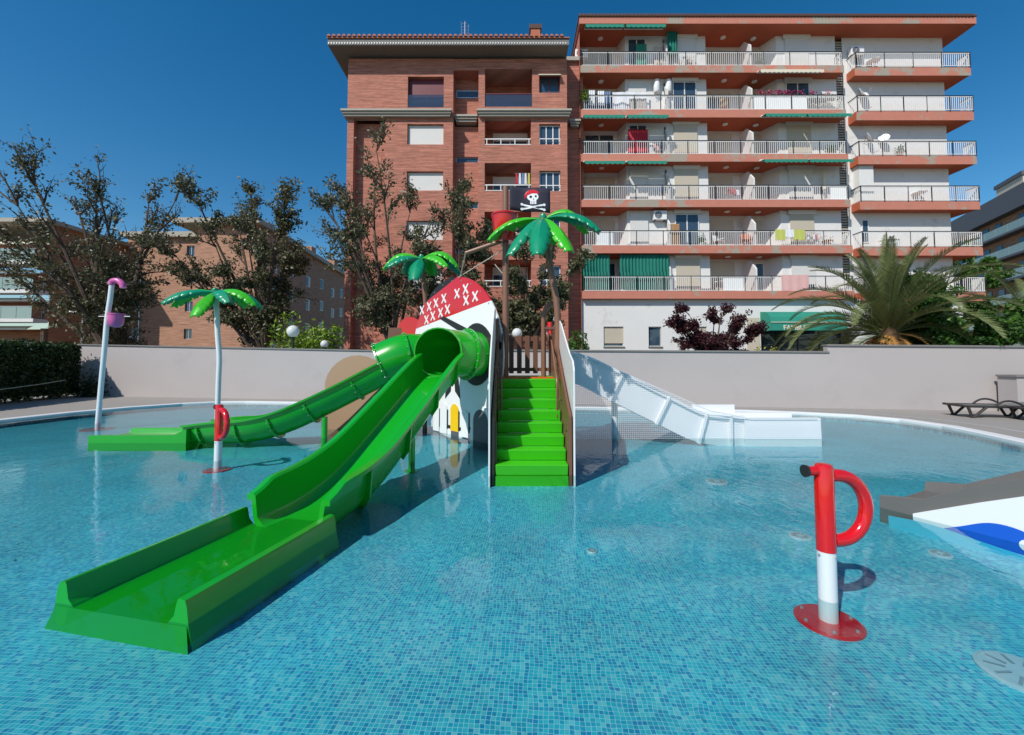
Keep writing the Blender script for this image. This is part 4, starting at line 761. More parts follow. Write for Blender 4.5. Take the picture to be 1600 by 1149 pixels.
# lamps behind the wall
def globe_lamp(x, y, z, label, r_=.22):
    t = thing('globe_lamp', label, 'lamp', (x, y, 0), 0, 'globe lamps behind the wall')
    MB().tube([(0,0,0), (0,0,z-r_)], .04, 8).build('post', 'black_metal', t); MB().lathe([(.07,z-r_-.05), (.09,z-r_+.03)], n=10).build('collar', 'black_metal', t)
    MB().lathe([(r_*math.sin(q), z - r_*math.cos(q)) for q in [math.pi*(i+.3)/12.6 for i in range(13)]], n=20).build('globe', 'globe_glass', t, smooth=True)
gx = lambda px, py, Y: at(px, py, Y)
for px, py, Y, r_, lb in ((458,518,18.2,.26,'larger white globe lamp in the yellow green shrub'), (507,538,18.6,.17,'small white globe lamp left of the red brick block'), (808,521,18.0,.22,'white globe lamp seen behind the brown tower gate')):
    x_, z_ = gx(px, py, Y); globe_lamp(x_, Y, z_, lb, r_)
t = thing('street_lamp', 'thin grey street lamp in front of the tan apartments', 'street lamp', (fx(137,34), 34, 0)); MB().tube([(0,0,0), (0,0,5.2), (-.1,0,5.5), (-.35,0,5.6)], [.07,.05,.04,.04], 8).build('pole', 'alu', t); MB().hull2([(-1.1,-.15,5.58), (-.3,-.12,5.6), (-.3,.12,5.6), (-1.1,.15,5.58)], [(-1.0,-.1,5.72), (-.35,-.08,5.72), (-.35,.08,5.72), (-1.0,.1,5.72)]).build('lamp_head', 'plastic_white', t)

# ================================================================== WATER PLAY EQUIPMENT
# ---- spraying cannons shaped like a letter P
def cannon(loc, rz, label, base_rz=0):
    t = thing('water_cannon', label, 'water cannon', (*loc, FL), rz, 'red water cannons')
    d = -FL
    pl = MB().lathe([(.205,0), (.205,.012), (.19,.018), (.06,.02)], n=40).build('base_plate', 'red_gloss', t)
    MB().lathe([(.058,.0), (.058,.33+d)], n=24).build('lower_post', 'pole_white', t, smooth=True)
    zt_ = .93 + d; z0 = .33 + d
    MB().lathe([(.0605,z0), (.0605,zt_-.03), (.052,zt_-.008), (.03,zt_), (.001,zt_+.002)], n=24).build('upper_post', 'red_gloss', t, smooth=True)
    k = MB(); zc1, zc0 = zt_-.085, z0+.065; rr_ = (zc1-zc0)/2
    pts = [(.05,0,zc1), (.10,0,zc1)] + [(.10 + rr_*.92*math.sin(math.pi*i/14), 0, (zc0+zc1)/2 + rr_*math.cos(math.pi*i/14)) for i in range(1, 14)] + [(.10,0,zc0), (.05,0,zc0)]
    k.tube(pts, .044, 16); k.build('handle_loop', 'red_gloss', t, smooth=True)
    nz = MB().tube([(-.05,0,zt_-.05), (-.125,0,zt_-.05)], .033, 16).build('nozzle', 'red_gloss', t, smooth=True)
    MB().tube([(-.125,0,zt_-.05), (-.145,0,zt_-.05)], [.040,.043], 16).build('nozzle_rim', 'black_metal', nz)
    k = MB(); [k.tube([(.055*math.cos(a), .055*math.sin(a), z0-.025), (.066*math.cos(a), .066*math.sin(a), z0-.025)], .008, 6) for a in (-1.2, 1.9, 3.3)]; k.build('screw', 'steel', t)
    k = MB(); [k.lathe([(.012,.018), (.010,.028)], (.165*math.cos(a), .165*math.sin(a), 0), 6) for a in [i*1.047 for i in range(6)]]; k.build('bolt', 'steel', t)
    return t
cannon((2.20,3.02), R(4), 'big red and white water cannon in the right foreground')
cannon((-4.90,7.12), R(-35), 'small red and white water cannon far left behind the green slide')

# ---- green open slide
E0, DIR = Vector((-2.58,2.85,0)), Vector((.215,.977,0)).normalized(); SIDE = Vector((DIR.y, -DIR.x, 0))
GS = thing('open_slide', 'long bright green open slide running from the skull to the foreground', 'slide', (E0.x, E0.y, 0))
def fl_z(s):      # chute floor height
    pts = [(0,-.014), (1.32,-.010), (1.9,.006), (2.25,.05), (2.6,.135), (2.95,.265), (3.4,.475), (4.0,.76), (4.6,1.05), (5.1,1.28), (5.4,1.39), (6.0,1.45)]
    for (a, za), (b_, zb_) in zip(pts, pts[1:]):
        if s <= b_: u = (s-a)/(b_-a); u = u; return za + (zb_-za)*u
    return pts[-1][1]
def smooth_fl(s): return (fl_z(s-.22) + 2*fl_z(s) + fl_z(s+.22) + fl_z(s-.1) + fl_z(s+.1))/6 if s > .3 else fl_z(max(0, s))
def sec(s, prof, z):      # section profile (side, up) placed at distance s
    p = DIR*s; return [(p.x + SIDE.x*a, p.y + SIDE.y*a, z + u) for a, u in prof]
def U(h, w=.345, th=.05, o=.05):
    return [(a + o, u) for a, u in [(-w-.13,h), (-w-.055,h+.012), (-w-.03,h-.01), (-w,.09), (-w+.07,.015), (-w+.14,0), (w-.14,0), (w-.07,.015), (w,.09), (w+.03,h-.01), (w+.055,h+.012), (w+.13,h), (w+.13,h-.05), (w+.075,h-.055), (w+.045,.06), (w-.02,-th), (-w+.02,-th), (-w-.045,.06), (-w-.075,h-.055), (-w-.13,h-.05)]]
st = []; s = 1.44
while s < 5.42:
    e = min(1, max(0, (s-1.44)/.30)); h = .31 + (.42-.31)*(e*e*(3-2*e)); st.append(sec(s, U(h), smooth_fl(s))); s += .12
MB().rings(st).build('chute', 'slide_green', GS, smooth=True)
def run(h, z, front=0):
    w = .475; return [(-w-.055,h), (-w-.005,h+.010), (-w+.008,h-.01), (-w+.03,.05), (-w+.08,0), (w-.08,0), (w-.03,.05), (w-.008,h-.01), (w+.005,h+.010), (w+.055,h), (w+.07,h-.04), (w+.085,-.0-z), (w+.125,FL-z), (-w-.125,FL-z), (-w-.085,-.0-z), (-w-.07,h-.04)]
st = []
for s in (0, .02, .3, .7, 1.1, 1.50): st.append(sec(s, run(.155, fl_z(s)), fl_z(s)))
fr = [(x - DIR.x*.14, y - DIR.y*.14, min(z, FL+.02)) for x, y, z in st[0]]
MB().rings(st).build('run_out', 'slide_green', GS, smooth=True)
q0 = sec(-.002, [(-.55,-.0), (.55,-.0)], -.016); q1 = sec(-.03, [(-.60,0), (.60,0)], FL)
MB().hull2([q0[0], q0[1], q1[1], q1[0]], [(q0[0][0],q0[0][1],FL), (q0[1][0],q0[1][1],FL), (q1[1][0],q1[1][1],FL-.01), (q1[0][0],q1[0][1],FL-.01)]).build('end_lip', 'slide_green', GS)
for s in (2.2, 3.2, 4.2, 5.1):                                          # seams between the moulded lengths
    z = smooth_fl(s); z2 = smooth_fl(s+.03)
    for sg in (-1, 1):
        fp = [(sg*.385+.05,.07), (sg*.417+.05,.35), (sg*.467+.05,.35), (sg*.445+.05,.04), (sg*.355+.05,-.09), (sg*.305+.05,-.05)]
        MB().hull2(sec(s, fp, z), sec(s+.03, fp, z2)).build('joint_flange', 'slide_green', GS)
k = MB(); s = 1.75
while s < 5.2:
    z = smooth_fl(s)
    p = sec(s, [(.46,.37), (.50,.37)], z); k.tube(p, .012, 6); s += .16
k.build('bolt', 'black_metal', GS)
for s in (2.75, 4.3):
    z = smooth_fl(s); p = DIR*s; k = MB(); k.tube([(p.x,p.y,FL), (p.x,p.y,z-.05)], .055, 12); k.lathe([(.12,0), (.12,.015)], (p.x,p.y,FL), 16); k.build('support_leg', 'slide_green', GS)
# tube elbow from the skull to the chute
nv = Vector((-.75,-.66,0)).normalized(); T0 = Vector((-.735,8.90,1.80)); Mo = E0 + DIR*5.38 + Vector((0,0,1.83)); rel = lambda p: Vector(p) - Vector((E0.x, E0.y, 0))
path = [rel(p) for p in catmull([T0 - nv*.25, T0, T0 + nv*.28, Mo + DIR*.32, Mo], 5)]
def hollow(pts, ro, ri, n_=28):
    k = MB(); pts = [Vector(p) for p in pts]; lo, li = [], []
    for i, p in enumerate(pts):
        t_ = (pts[min(i+1,len(pts)-1)] - pts[max(i-1,0)]).normalized(); a = t_.cross(Vector((0,0,1))).normalized(); u = a.cross(t_)
        lo.append([p + (a*math.cos(q)+u*math.sin(q))*ro for q in [2*math.pi*j/n_ for j in range(n_)]]); li.append([p + (a*math.cos(q)+u*math.sin(q))*ri for q in [2*math.pi*j/n_ for j in range(n_)]])
    k.rings(lo + li[::-1] + [lo[0]], cap=False); return k
hollow(path, .475, .45).build('tube', 'slide_green', GS, smooth=True)
def flange(p, t_, r0, r1, th, parent, bolts=22):
    t_ = Vector(t_).normalized(); p = Vector(p); a = t_.cross(Vector((0,0,1))).normalized(); u = a.cross(t_); k = MB(); n_ = 32
    k.rings([[p + t_*o_ + (a*math.cos(q)+u*math.sin(q))*rr_ for q in [2*math.pi*j/n_ for j in range(n_)]] for rr_, o_ in ((r0,-th), (r1,-th), (r1,th), (r0,th), (r0,-th))], cap=False); k.build('flange', 'slide_green', parent, smooth=False)
    k = MB(); [k.tube([p - t_*(th+.018) + (a*math.cos(q)+u*math.sin(q))*(r0+r1)/2, p + t_*(th+.018) + (a*math.cos(q)+u*math.sin(q))*(r0+r1)/2], .013, 6) for q in [2*math.pi*j/bolts for j in range(bolts)]]; k.build('flange_bolt', 'steel', parent)
flange(path[10], path[11]-path[9], .46, .535, .02, GS); flange(path[4], path[5]-path[3], .46, .50, .012, GS)
k = MB(); k.tube([path[5] + Vector((.3,-.38,0)), path[9] + Vector((.28,-.36,0))], .018, 6); k.build('seam', 'slide_green', GS)

# ---- green tube slide running to the left
TS = thing('tube_slide', 'green trough slide curving from the skull to the far left', 'slide', (0, 0, 0))
mn = Vector((-1.87,10.16,1.82)); p_el = catmull([mn - nv*.3, mn, mn + nv*.38, (-2.52,9.72,1.79), (-2.95,9.64,1.60)], 5)
hollow(p_el, .475, .45).build('elbow_tube', 'slide_green', TS, smooth=True)
for i in (8, 14, 20): flange(p_el[i], p_el[min(i+1,20)]-p_el[i-1], .46, .525, .016, TS, 18)
tp = catmull([(-2.88,9.645,1.57), (-3.4,9.56,1.30), (-4.3,9.36,.82), (-5.0,9.24,.50), (-5.6,9.17,.345), (-6.2,9.15,.31), (-6.75,9.15,.24)], 5)
def trough(pts, ro, ri, lift):
    k = MB(); loops = []
    for i, p in enumerate(pts):
        t_ = (pts[min(i+1,len(pts)-1)] - pts[max(i-1,0)]).normalized(); a = t_.cross(Vector((0,0,1))).normalized(); u = a.cross(t_); l = lift[i]
        ang = [math.pi + math.pi*j/16 for j in range(17)]
        o_ = [p + (a*math.cos(q) + u*math.sin(q))*ro for q in ang]; n_ = [p + (a*math.cos(q) + u*math.sin(q))*ri for q in ang]
        loops.append([o_[0] + u*l - a*.055, o_[0] + u*(l-.04) - a*.055, o_[0] + u*(l-.04)] + o_ + [o_[-1] + u*(l-.04), o_[-1] + u*(l-.04) + a*.055, o_[-1] + u*l + a*.055, n_[-1] + u*l] + n_[::-1] + [n_[0] + u*l])
    return k.rings(loops)
trough(tp, .42, .395, [.10]*len(tp)).build('trough', 'slide_green', TS, smooth=True)
for i in (6, 11, 16, 21, 27):
    t_ = (tp[min(i+1,len(tp)-1)] - tp[i-1]).normalized(); a = t_.cross(Vector((0,0,1))).normalized(); u = a.cross(t_); ang = [math.pi + math.pi*j/16 for j in range(17)]; k = MB()
    k.rings([[tp[i] + t_*o_ + (a*math.cos(q)+u*math.sin(q))*rr_ for q in ang] for rr_, o_ in ((.42,-.02), (.475,-.02), (.475,.02), (.42,.02))], False, False); k.build('joint_flange', 'slide_green', TS)
    k = MB(); [k.tube([tp[i] - t_*.035 + (a*math.cos(q)+u*math.sin(q))*.45, tp[i] + t_*.035 + (a*math.cos(q)+u*math.sin(q))*.45], .012, 5) for q in ang[1::2]]; k.build('flange_bolt', 'steel', TS)
k = MB(); k.rings([[(x, 9.15-.52, zb), (x, 9.15-.52, zt_), (x, 9.15-.44, zt_), (x, 9.15-.40, .06), (x, 9.15+.40, .06), (x, 9.15+.44, zt_), (x, 9.15+.52, zt_), (x, 9.15+.52, zb)] for x, zt_, zb in ((-6.6,.28,FL), (-6.85,.16,FL), (-8.55,.15,FL), (-8.58,.13,FL))]); k.build('run_out', 'slide_green', TS)
for x in (-2.95, -4.05): k = MB(); k.tube([(x,9.2,FL), (x,9.2,.9 if x > -3.5 else .45)], .06, 12); k.lathe([(.13,FL), (.13,FL+.015)], (x,9.2,0), 16); k.build('support_leg', 'slide_green', TS)

# ---- skull front panel
PC, PR = Vector((-1.37,9.6,0)), R(-48.65)
SK = thing('skull_panel', 'big round white pirate skull panel with red bandana around the slide tubes', 'play panel', (PC.x, PC.y, 0), PR)
RK, CZ = 1.82, 1.75
def disc_poly(r_, cz, zmin, n_=56):
    pts = [(r_*math.cos(2*math.pi*i/n_), cz + r_*math.sin(2*math.pi*i/n_)) for i in range(n_)]; return [(x, max(z, zmin)) for x, z in pts]
def clip(poly, a, b_, c):       # keep a*x+b*z+c >= 0
    out = []
    for i in range(len(poly)):
        p, q = poly[i], poly[(i+1) % len(poly)]; dp, dq = a*p[0]+b_*p[1]+c, a*q[0]+b_*q[1]+c
        if dp >= 0: out.append(p)
        if dp*dq < 0: u = dp/(dp-dq); out.append((p[0]+(q[0]-p[0])*u, p[1]+(q[1]-p[1])*u))
    return out
sl = (2.90-2.48)/3.27; line = (-sl, 1, -(2.48 + sl*1.74))       # bandana hem
base = disc_poly(RK, CZ, -.16)
MB().prism_xz(clip(base, -line[0], -line[1], -line[2]), 0, .035).build('face_board', 'hdpe_white', SK)
red = clip(base, *line); l2 = (-.30, 1, -(3.5 - .30*.14)); l2 = (-(3.53-3.1)/1.43, 1, -(3.1 + (3.53-3.1)/1.43*1.29))
MB().prism_xz(clip(red, -l2[0], -l2[1], -l2[2]), -.001, .037).build('bandana', 'red_gloss', SK)
MB().prism_xz(clip(red, *l2), .003, .033).build('bandana_top', 'black_board', SK)
MB().lathe([(.33,0), (.33,.035)], n=28).build('bandana_knot', 'red_gloss', SK).matrix_local = Matrix.Translation((-2.08,.06,2.5)) @ Matrix.Rotation(R(42), 4, 'Z') @ Matrix.Rotation(math.pi/2, 4, 'X')
for (x, z) in ((-1.35,2.94), (-1.0,3.0), (-.68,3.05), (-.33,3.12), (-1.12,2.68), (-.82,2.75), (-.47,2.80), (-.17,2.85), (.22,3.17), (.55,3.23), (.57,2.98), (.90,3.03)):
    k = MB()
    for sg, o_ in ((1,-.016), (-1,-.019)):
        dx, dz = .088, .105*sg; nl_ = math.hypot(dx, dz); ox, oz = -dz/nl_*.020, dx/nl_*.020
        k.prism_xz([(x-dx+ox,z-dz+oz), (x-dx-ox,z-dz-oz), (x+dx-ox,z+dz-oz), (x+dx+ox,z+dz+oz)], o_, -.002)
    k.build('stitch_cross', 'hdpe_white', SK)
MB().prism_xz([(.93 + .60*math.cos(a)*(1 + .06*math.cos(2*a)), 1.80 + .66*math.sin(a)) for a in [2*math.pi*i/32 for i in range(32)]], -.014, -.002).build('eye_patch', 'black_board', SK)
MB().prism_xz([(-.50,2.66), (-.38,2.72), (.62,2.36), (.50,2.24)], -.012, -.002).build('patch_strap', 'black_board', SK); MB().prism_xz([(1.35,1.98), (1.38,2.10), (1.80,2.02), (1.80,1.88)], -.012, -.002).build('patch_strap', 'black_board', SK)
MB().prism_xz([(-.86 + .56*math.cos(a), 1.78 + .58*math.sin(a)) for a in [2*math.pi*i/28 for i in range(28)]], -.014, -.002).build('eye_socket', 'black_board', SK)
MB().prism_xz([(-.25,.80), (-.02,.98), (.02,1.32), (.12,1.32), (.16,.98), (.36,.82), (.28,1.30), (.14,1.50), (-.04,1.50), (-.20,1.25)], -.012, -.002).build('nose', 'black_board', SK)
MB().prism_xz([(-1.15,.55), (-1.0,.28), (-.7,.15), (.3,.13), (.75,.20), (.75,.26), (.3,.20), (-.66,.22), (-.95,.36), (-1.08,.56)], -.010, -.002).build('mouth_line', 'black_board', SK)
for x, w_, z0, z1, mt in ((-.90,.13,.10,.52,'hdpe_white'), (-.62,.13,.02,.62,'hdpe_white'), (-.30,.14,.0,.70,'hdpe_white'), (.15,.15,.10,.70,'yellow_board'), (.55,.13,.02,.60,'hdpe_white')):
    MB().prism_xz([(x-w_,z0), (x+w_,z0)] + arc_poly(x, z1-w_, w_, 0, math.pi, 10), -.024, -.011).build('tooth', mt, SK); MB().prism_xz([(x+w_+.005,.12), (x+w_+.035,.12), (x+w_+.035,.55), (x+w_+.005,.55)], -.010, -.003).build('gum_line', 'black_board', SK)
MB().prism_xz([(.18,-.12), (.02,-.12), (.02,.09), (.30,.09), (.30,-.12)], -.022, -.011).build('tooth_root', 'slate', SK)
k = MB(); ar = arc_poly(1.12, .40, .34, math.pi, 0, 14); ai = arc_poly(1.12, .40, .26, math.pi, 0, 14)
k.prism_xz([(.78,-.15)] + ar + [(1.46,-.15), (1.38,-.15)] + ai[::-1] + [(.86,-.15)], -.03, -.002); k.build('arch_trim', 'hdpe_white', SK); MB().prism_xz([(.87,-.15)] + ai + [(1.37,-.15)], -.012, -.003).build('arch_opening', 'slate', SK)
k = MB(); [k.lathe([(.012,0), (.012,.008)], (0,0,0), 6) for _ in range(1)]
k = MB()
for i in range(28): a = 2*math.pi*i/28; x, z = 1.74*math.cos(a), CZ + 1.74*math.sin(a); (k.box(x-.012, x+.012, -.012, 0, z-.012, z+.012) if z > .1 else None)
k.build('bolt', 'steel', SK)

# ---- pirate tower
TW = thing('pirate_tower', 'brown pirate ship play tower with green stairs in the pool', 'play tower', (0, 0, 0))
SX0, SX1, SY0, NR, RI, TR = -.24, .82, 6.24, 8, .168, .236
for i in range(NR):
    z = -.02 + RI*i; y = SY0 + TR*i
    MB().hull2([(SX0,y-.03,z+RI), (SX1,y-.03,z+RI), (SX1,y+TR+.02,z+RI), (SX0,y+TR+.02,z+RI)], [(SX0,y+.012,z+.0), (SX1,y+.012,z+.0), (SX1,y+TR+.02,z+.0), (SX0,y+TR+.02,z+.0)]).build('step', 'step_green', TW, bevel=.012)
MB().box(SX0, SX1, SY0-.02, SY0+.4, FL, -.022).build('step', 'step_green', TW)
PY = SY0 + TR*NR; PZ = -.02 + RI*NR                                   # platform edge and height
MB().box(SX0+.02, SX1-.02, PY-.02, PY+.03, PZ+.002, PZ+.03).build('nosing', 'orange_edge', TW)
MB().box(-.35, .95, PY+.03, PY+1.75, PZ-.08, PZ).build('platform', 'step_green', TW); MB().box(-.36, .96, PY+.03, PY+1.76, PZ-.20, PZ-.082).build('platform_frame', 'brown', TW)
for x in (-.30, .90):
    for y in (PY+.08, PY+1.68): MB().box(x-.05, x+.05, y-.05, y+.05, FL, PZ+1.15).build('tower_post', 'brown', TW, bevel=.008)
    for y, z1 in ((SY0+.12, .75), (SY0+1.15, 1.55)): MB().box(x-.045 + (.03 if x < 0 else -.03), x+.045 + (.03 if x < 0 else -.03), y-.05, y+.05, FL, z1).build('stair_post', 'brown', TW, bevel=.008)
# stair side boards: white outside, brown inside
pr_l = [(SY0-.10,FL), (SY0-.10,1.36), (SY0+.04,1.58), (SY0+.35,1.86), (SY0+.8,2.22), (SY0+1.3,2.52), (SY0+1.7,2.66), (SY0+2.05,2.62), (SY0+2.35,2.30), (SY0+2.45,2.0), (SY0+2.45,FL)]
pr_r = [(SY0-.06,FL), (SY0-.06,1.52), (SY0+.05,1.66), (SY0+.4,1.78), (SY0+1.0,2.08), (SY0+1.5,2.34), (SY0+1.8,2.44), (SY0+2.05,2.46), (SY0+2.35,2.30), (SY0+2.45,2.0), (SY0+2.45,FL)]
pr_in = [(SY0-.02,FL), (SY0-.02,.85), (SY0+.50,1.15), (SY0+1.3,1.65), (SY0+1.9,2.05), (SY0+2.2,2.05), (SY0+2.2,FL)]
for sg, xo in ((-1, SX0), (1, SX1)):
    MB().prism_yz(pr_l if sg < 0 else pr_r, xo+sg*.075, xo+sg*.10).build('side_board', 'hdpe_white', TW, bevel=.006); MB().prism_yz(pr_in, xo+sg*.015, xo+sg*.055).build('side_board', 'brown', TW, bevel=.006)
    k = MB(); xr = xo - sg*.06
    k.tube(catmull([(xr,SY0+.95,PZ-.62), (xr,SY0+.93,PZ-.02), (xr,SY0+1.25,PZ+.22), (xr,SY0+1.95,PZ+.78), (xr,SY0+2.2,PZ+.86), (xr,SY0+2.2,PZ+.1)], 5), .018, 8); k.build('handrail', 'brown_pole', TW, smooth=True)
    k = MB()
    for y, z in ((.2,.3), (.2,.6), (.9,.5), (.9,1.0), (1.5,1.2), (1.5,1.6), (2.0,1.5), (2.0,1.9)): k.tube([(xo+sg*.01, SY0+y, z), (xo-sg*.005, SY0+y, z)], .016, 8)
    k.build('bolt', 'black_metal', TW)
# gate of slats at the back of the platform
for i in range(6): x = -.20 + i*.185; MB().box(x-.055, x+.055, PY+1.62, PY+1.65, PZ+.05, PZ+.92).build('slat', 'brown', TW, bevel=.006)
MB().box(-.30, .90, PY+1.652, PY+1.70, PZ+.80, PZ+.90).build('gate_rail', 'brown', TW); MB().box(-.30, .90, PY+1.652, PY+1.70, PZ+.10, PZ+.18).build('gate_rail', 'brown', TW)
for x in (-.30, .90):
    MB().prism_yz([(PY+.12,PZ), (PY+1.62,PZ), (PY+1.62,PZ+.95), (PY+.9,PZ+1.0), (PY+.12,PZ+.85)], x-.02, x+.02).build('side_panel', 'brown', TW)
# tan and brown hull boards on the far left
HB = MB().prism_xz([(-.75,FL), (.80,FL), (.80,1.75)] + arc_poly(.0, 1.0, .80, R(60), R(170), 8), 0, .04).build('hull_board', 'tan_board', TW); HB.location = (-3.78,10.35,0)
k = MB().prism_xz([(-.1,.0), (.35,.0), (.35,1.75), (.05,1.75)], 0, .05).build('hull_board', 'brown', TW); k.location = (-3.05,10.25,.72)
# mast with crow's bucket, spar and stays
MX, MY = -.13, 8.45
MB().tube([(MX,MY,FL), (MX,MY,5.2)], [.065,.062], 16).build('mast', 'brown_pole', TW, smooth=True)
s0, s1 = Vector((-.95,8.55,3.86)), Vector((.55,8.35,4.32)); MB().tube([s0, s1], .045, 12).build('spar', 'brown_pole', TW, smooth=True)
k = MB(); k.tube([s0, (-1.15,9.35,3.55)], .012, 5); k.tube([(-1.2,9.35,3.52), (.1,8.35,4.05)], .010, 5); k.tube([(-.35,8.5,3.62), (MX,8.45,3.35)], .008, 5); k.build('stay', 'rope', TW)
BK = thing('tipping_bucket', 'red tipping bucket high on the mast under the pirate flag', 'bucket', (MX-.02, MY+.0, 4.06))
MB().lathe([(.001,0), (.19,.0), (.20,.02), (.26,.52), (.275,.53), (.275,.56), (.25,.56), (.24,.50), (.18,.04), (.001,.03)], n=28, cap=False).build('pail', 'red_gloss', BK, smooth=True); MB().box(-.02, .02, .1, .32, .22, .28).build('bracket', 'brown_pole', BK)
# small water valves beside the big palm foot
for x, z in ((.72,2.18), (.86,2.02)): MB().lathe([(.001,0), (.05,.0), (.05,.22), (.001,.22)], (x, 8.05, z), 14).build('valve', 'red_gloss', TW, smooth=True)
MB().box(.62, .98, 7.98, 8.12, 2.26, 2.30).build('valve_bracket', 'brown', TW); MB().tube([(.62,8.3,PZ), (.62,8.3,2.55), (.68,8.3,2.72), (.80,8.3,2.80)], .05, 10).build('pipe', 'brown_pole', TW, smooth=True)
# pirate flag
FG = thing('pirate_flag', 'black pirate flag with skull and crossed bones on the mast', 'flag', (MX+.08, MY-.02, 4.72))
def flag_y(x): return .05*math.sin(x*7)*min(1, x*3)
k = MB(); nx_, nz_ = 18, 5; fw_, fh_ = .82, .50
k.rings([[(fw_*i/nx_, flag_y(fw_*i/nx_), fh_*j/nz_ - .10*(fw_*i/nx_)) for i in range(nx_+1)] for j in range(nz_+1)], False, False); fo = k.build('cloth', 'flag_navy', FG, smooth=True); sd = fo.modifiers.new('thickness', 'SOLIDIFY'); sd.thickness = .006; sd.offset = 0
def on_flag(poly, o_, mat, name):
    poly = [(x, z) for x, z in poly]; MB().hull2([(x, flag_y(x)-o_, z-.10*x) for x, z in poly], [(x, flag_y(x)-.0035, z-.10*x) for x, z in poly]).build(name, mat, FG)
on_flag([(.47 + .115*math.cos(a), .31 + .085*math.sin(a)) for a in [2*math.pi*i/20 for i in range(20)]] , .006, 'cloth_white', 'skull'); on_flag([(.42,.16), (.54,.16), (.54,.27), (.42,.27)], .006, 'cloth_white', 'jaw')
on_flag([(.30,.33), (.33,.40), (.40,.45), (.50,.46), (.57,.42), (.60,.37), (.45,.38), (.36,.34), (.31,.26)], .009, 'red_gloss', 'bandana')
for x, z, r_ in ((.43,.31,.028), (.53,.32,.022), (.485,.262,.012)): on_flag([(x + r_*math.cos(a), z + r_*math.sin(a)) for a in [2*math.pi*i/12 for i in range(12)]], .009, 'flag_navy', 'eye_hole')
for i in range(3): on_flag([(.445+.03*i,.165), (.452+.03*i,.165), (.452+.03*i,.225), (.445+.03*i,.225)], .009, 'flag_navy', 'tooth_gap')
for sg in (1, -1):
    a, b_ = Vector((.25, .10 - sg*.05)), Vector((.70, .10 + sg*.05)); dx = (b_-a).normalized(); nrm = Vector((-dx.y, dx.x))*.017
    lo_ = [a.lerp(b_, q/10) for q in range(11)]; on_flag([tuple(p+nrm) for p in lo_] + [tuple(p-nrm) for p in lo_[::-1]], .008 + .002*sg, 'cloth_white', 'bone')
    for e in (a, b_): on_flag([(e.x + .028*math.cos(q), e.y + .028*math.sin(q)) for q in [2*math.pi*i/10 for i in range(10)]], .0085 + .002*sg, 'cloth_white', 'bone_end')

# ---- toy palms
def toy_palm(name, label, base, pts, rad, pole_mat, fronds, scale=1.0, plate=False):
    t = thing(name, label, 'water sprayer', base, 0, 'palm shaped sprayers')
    pv = catmull(pts, 5); MB().tube(pv, rad, 16).build('trunk', pole_mat, t, smooth=True); tip = pv[-1]
    MB().lathe([(.06*scale,-.02), (.075*scale,.03), (.05*scale,.09), (.001,.11)], tuple(tip), 14).build('crown_cap', 'frond_dark', t, smooth=True)
    if plate: MB().lathe([(.30,0), (.30,.012), (.06,.02)], (0,0,.0), 32).build('base_plate', 'red_gloss', t)
    for i, (az, rise, L_, mt) in enumerate(fronds):
        ca, sa = math.cos(R(az)), math.sin(R(az)); n_ = 40; loops = []
        for j in range(n_+1):
            u = j/n_; rr_ = L_*u*(1 - .10*u*u); z = rise*math.sin(math.pi*min(1, u*1.0)*.85) - ((.33 if rise >= .06 else .85)*L_)*u**(2.3 if rise >= .06 else 1.5)
            w_ = .205*scale*(math.sin(math.pi*(u*.86+.07))**.6)*(.35 + .65*min(1, u*2.5)); notch = 1.0 if (u < .45 or (j % 6) != 0) else .70
            w_ = w_*notch if u < .97 else w_*.35; dr = .10*scale*(1 + u)
            row = [(-1, -1.0), (-.55, -.42), (0, 0), (.55, -.42), (1, -1.0)]
            loops.append([(tip.x + ca*rr_ - sa*w_*a, tip.y + sa*rr_ + ca*w_*a, tip.z - .01 + z + b_*dr*(w_/(.205*scale))) for a, b_ in row])
        k = MB(); k.rings(loops, False, False); o = k.build('frond', mt, t, smooth=True); sd = o.modifiers.new('thickness', 'SOLIDIFY'); sd.thickness = .022
    return t
LG, DG = 'frond_light', 'frond_dark'
toy_palm('toy_palm', 'large toy palm sprayer with brown trunk beside the mast', (.86,8.02,0), [(0,0,FL), (0,0,1.6), (.0,0,2.65), (-.10,0,3.3), (-.25,0,4.28), (-.26,0,4.40)], [.062]*26, 'brown_pole', [(172,.10,1.22,LG), (12,.30,1.02,LG), (-22,.12,1.22,DG), (-100,.02,1.08,DG), (-140,.03,1.0,DG), (-60,.02,.95,LG), (75,.2,1.0,LG), (120,.2,1.0,DG)], 1.0)
toy_palm('toy_palm', 'smaller toy palm sprayer rising behind the skull panel', (-2.2,10.75,0), [(0,0,FL), (0,0,2.2), (-.02,0,3.2), (-.12,0,4.22), (-.13,0,4.30)], [.058]*21, 'brown_pole', [(178,.22,1.12,LG), (-10,.24,1.12,LG), (-150,.07,1.0,DG), (-92,.05,.80,DG), (-35,.08,1.05,LG), (20,.15,1.2,DG), (80,.2,1.0,LG), (130,.2,1.0,DG)], 1.0)
toy_palm('toy_palm', 'toy palm sprayer on a bent white pole at the left', (-7.55,10.9,FL), [(0,0,0), (0,0,1.3), (.0,0,1.9), (-.06,0,2.5), (-.10,0,3.1), (-.16,0,3.62)], [.062]*26, 'pole_white', [(178,.14,1.28,LG), (-5,.14,1.28,LG), (-145,.07,1.20,DG), (-90,.0,.80,LG), (-38,.07,1.15,DG), (15,.12,1.25,DG), (75,.2,1.1,LG), (130,.2,1.1,DG)], 1.05, plate=True)

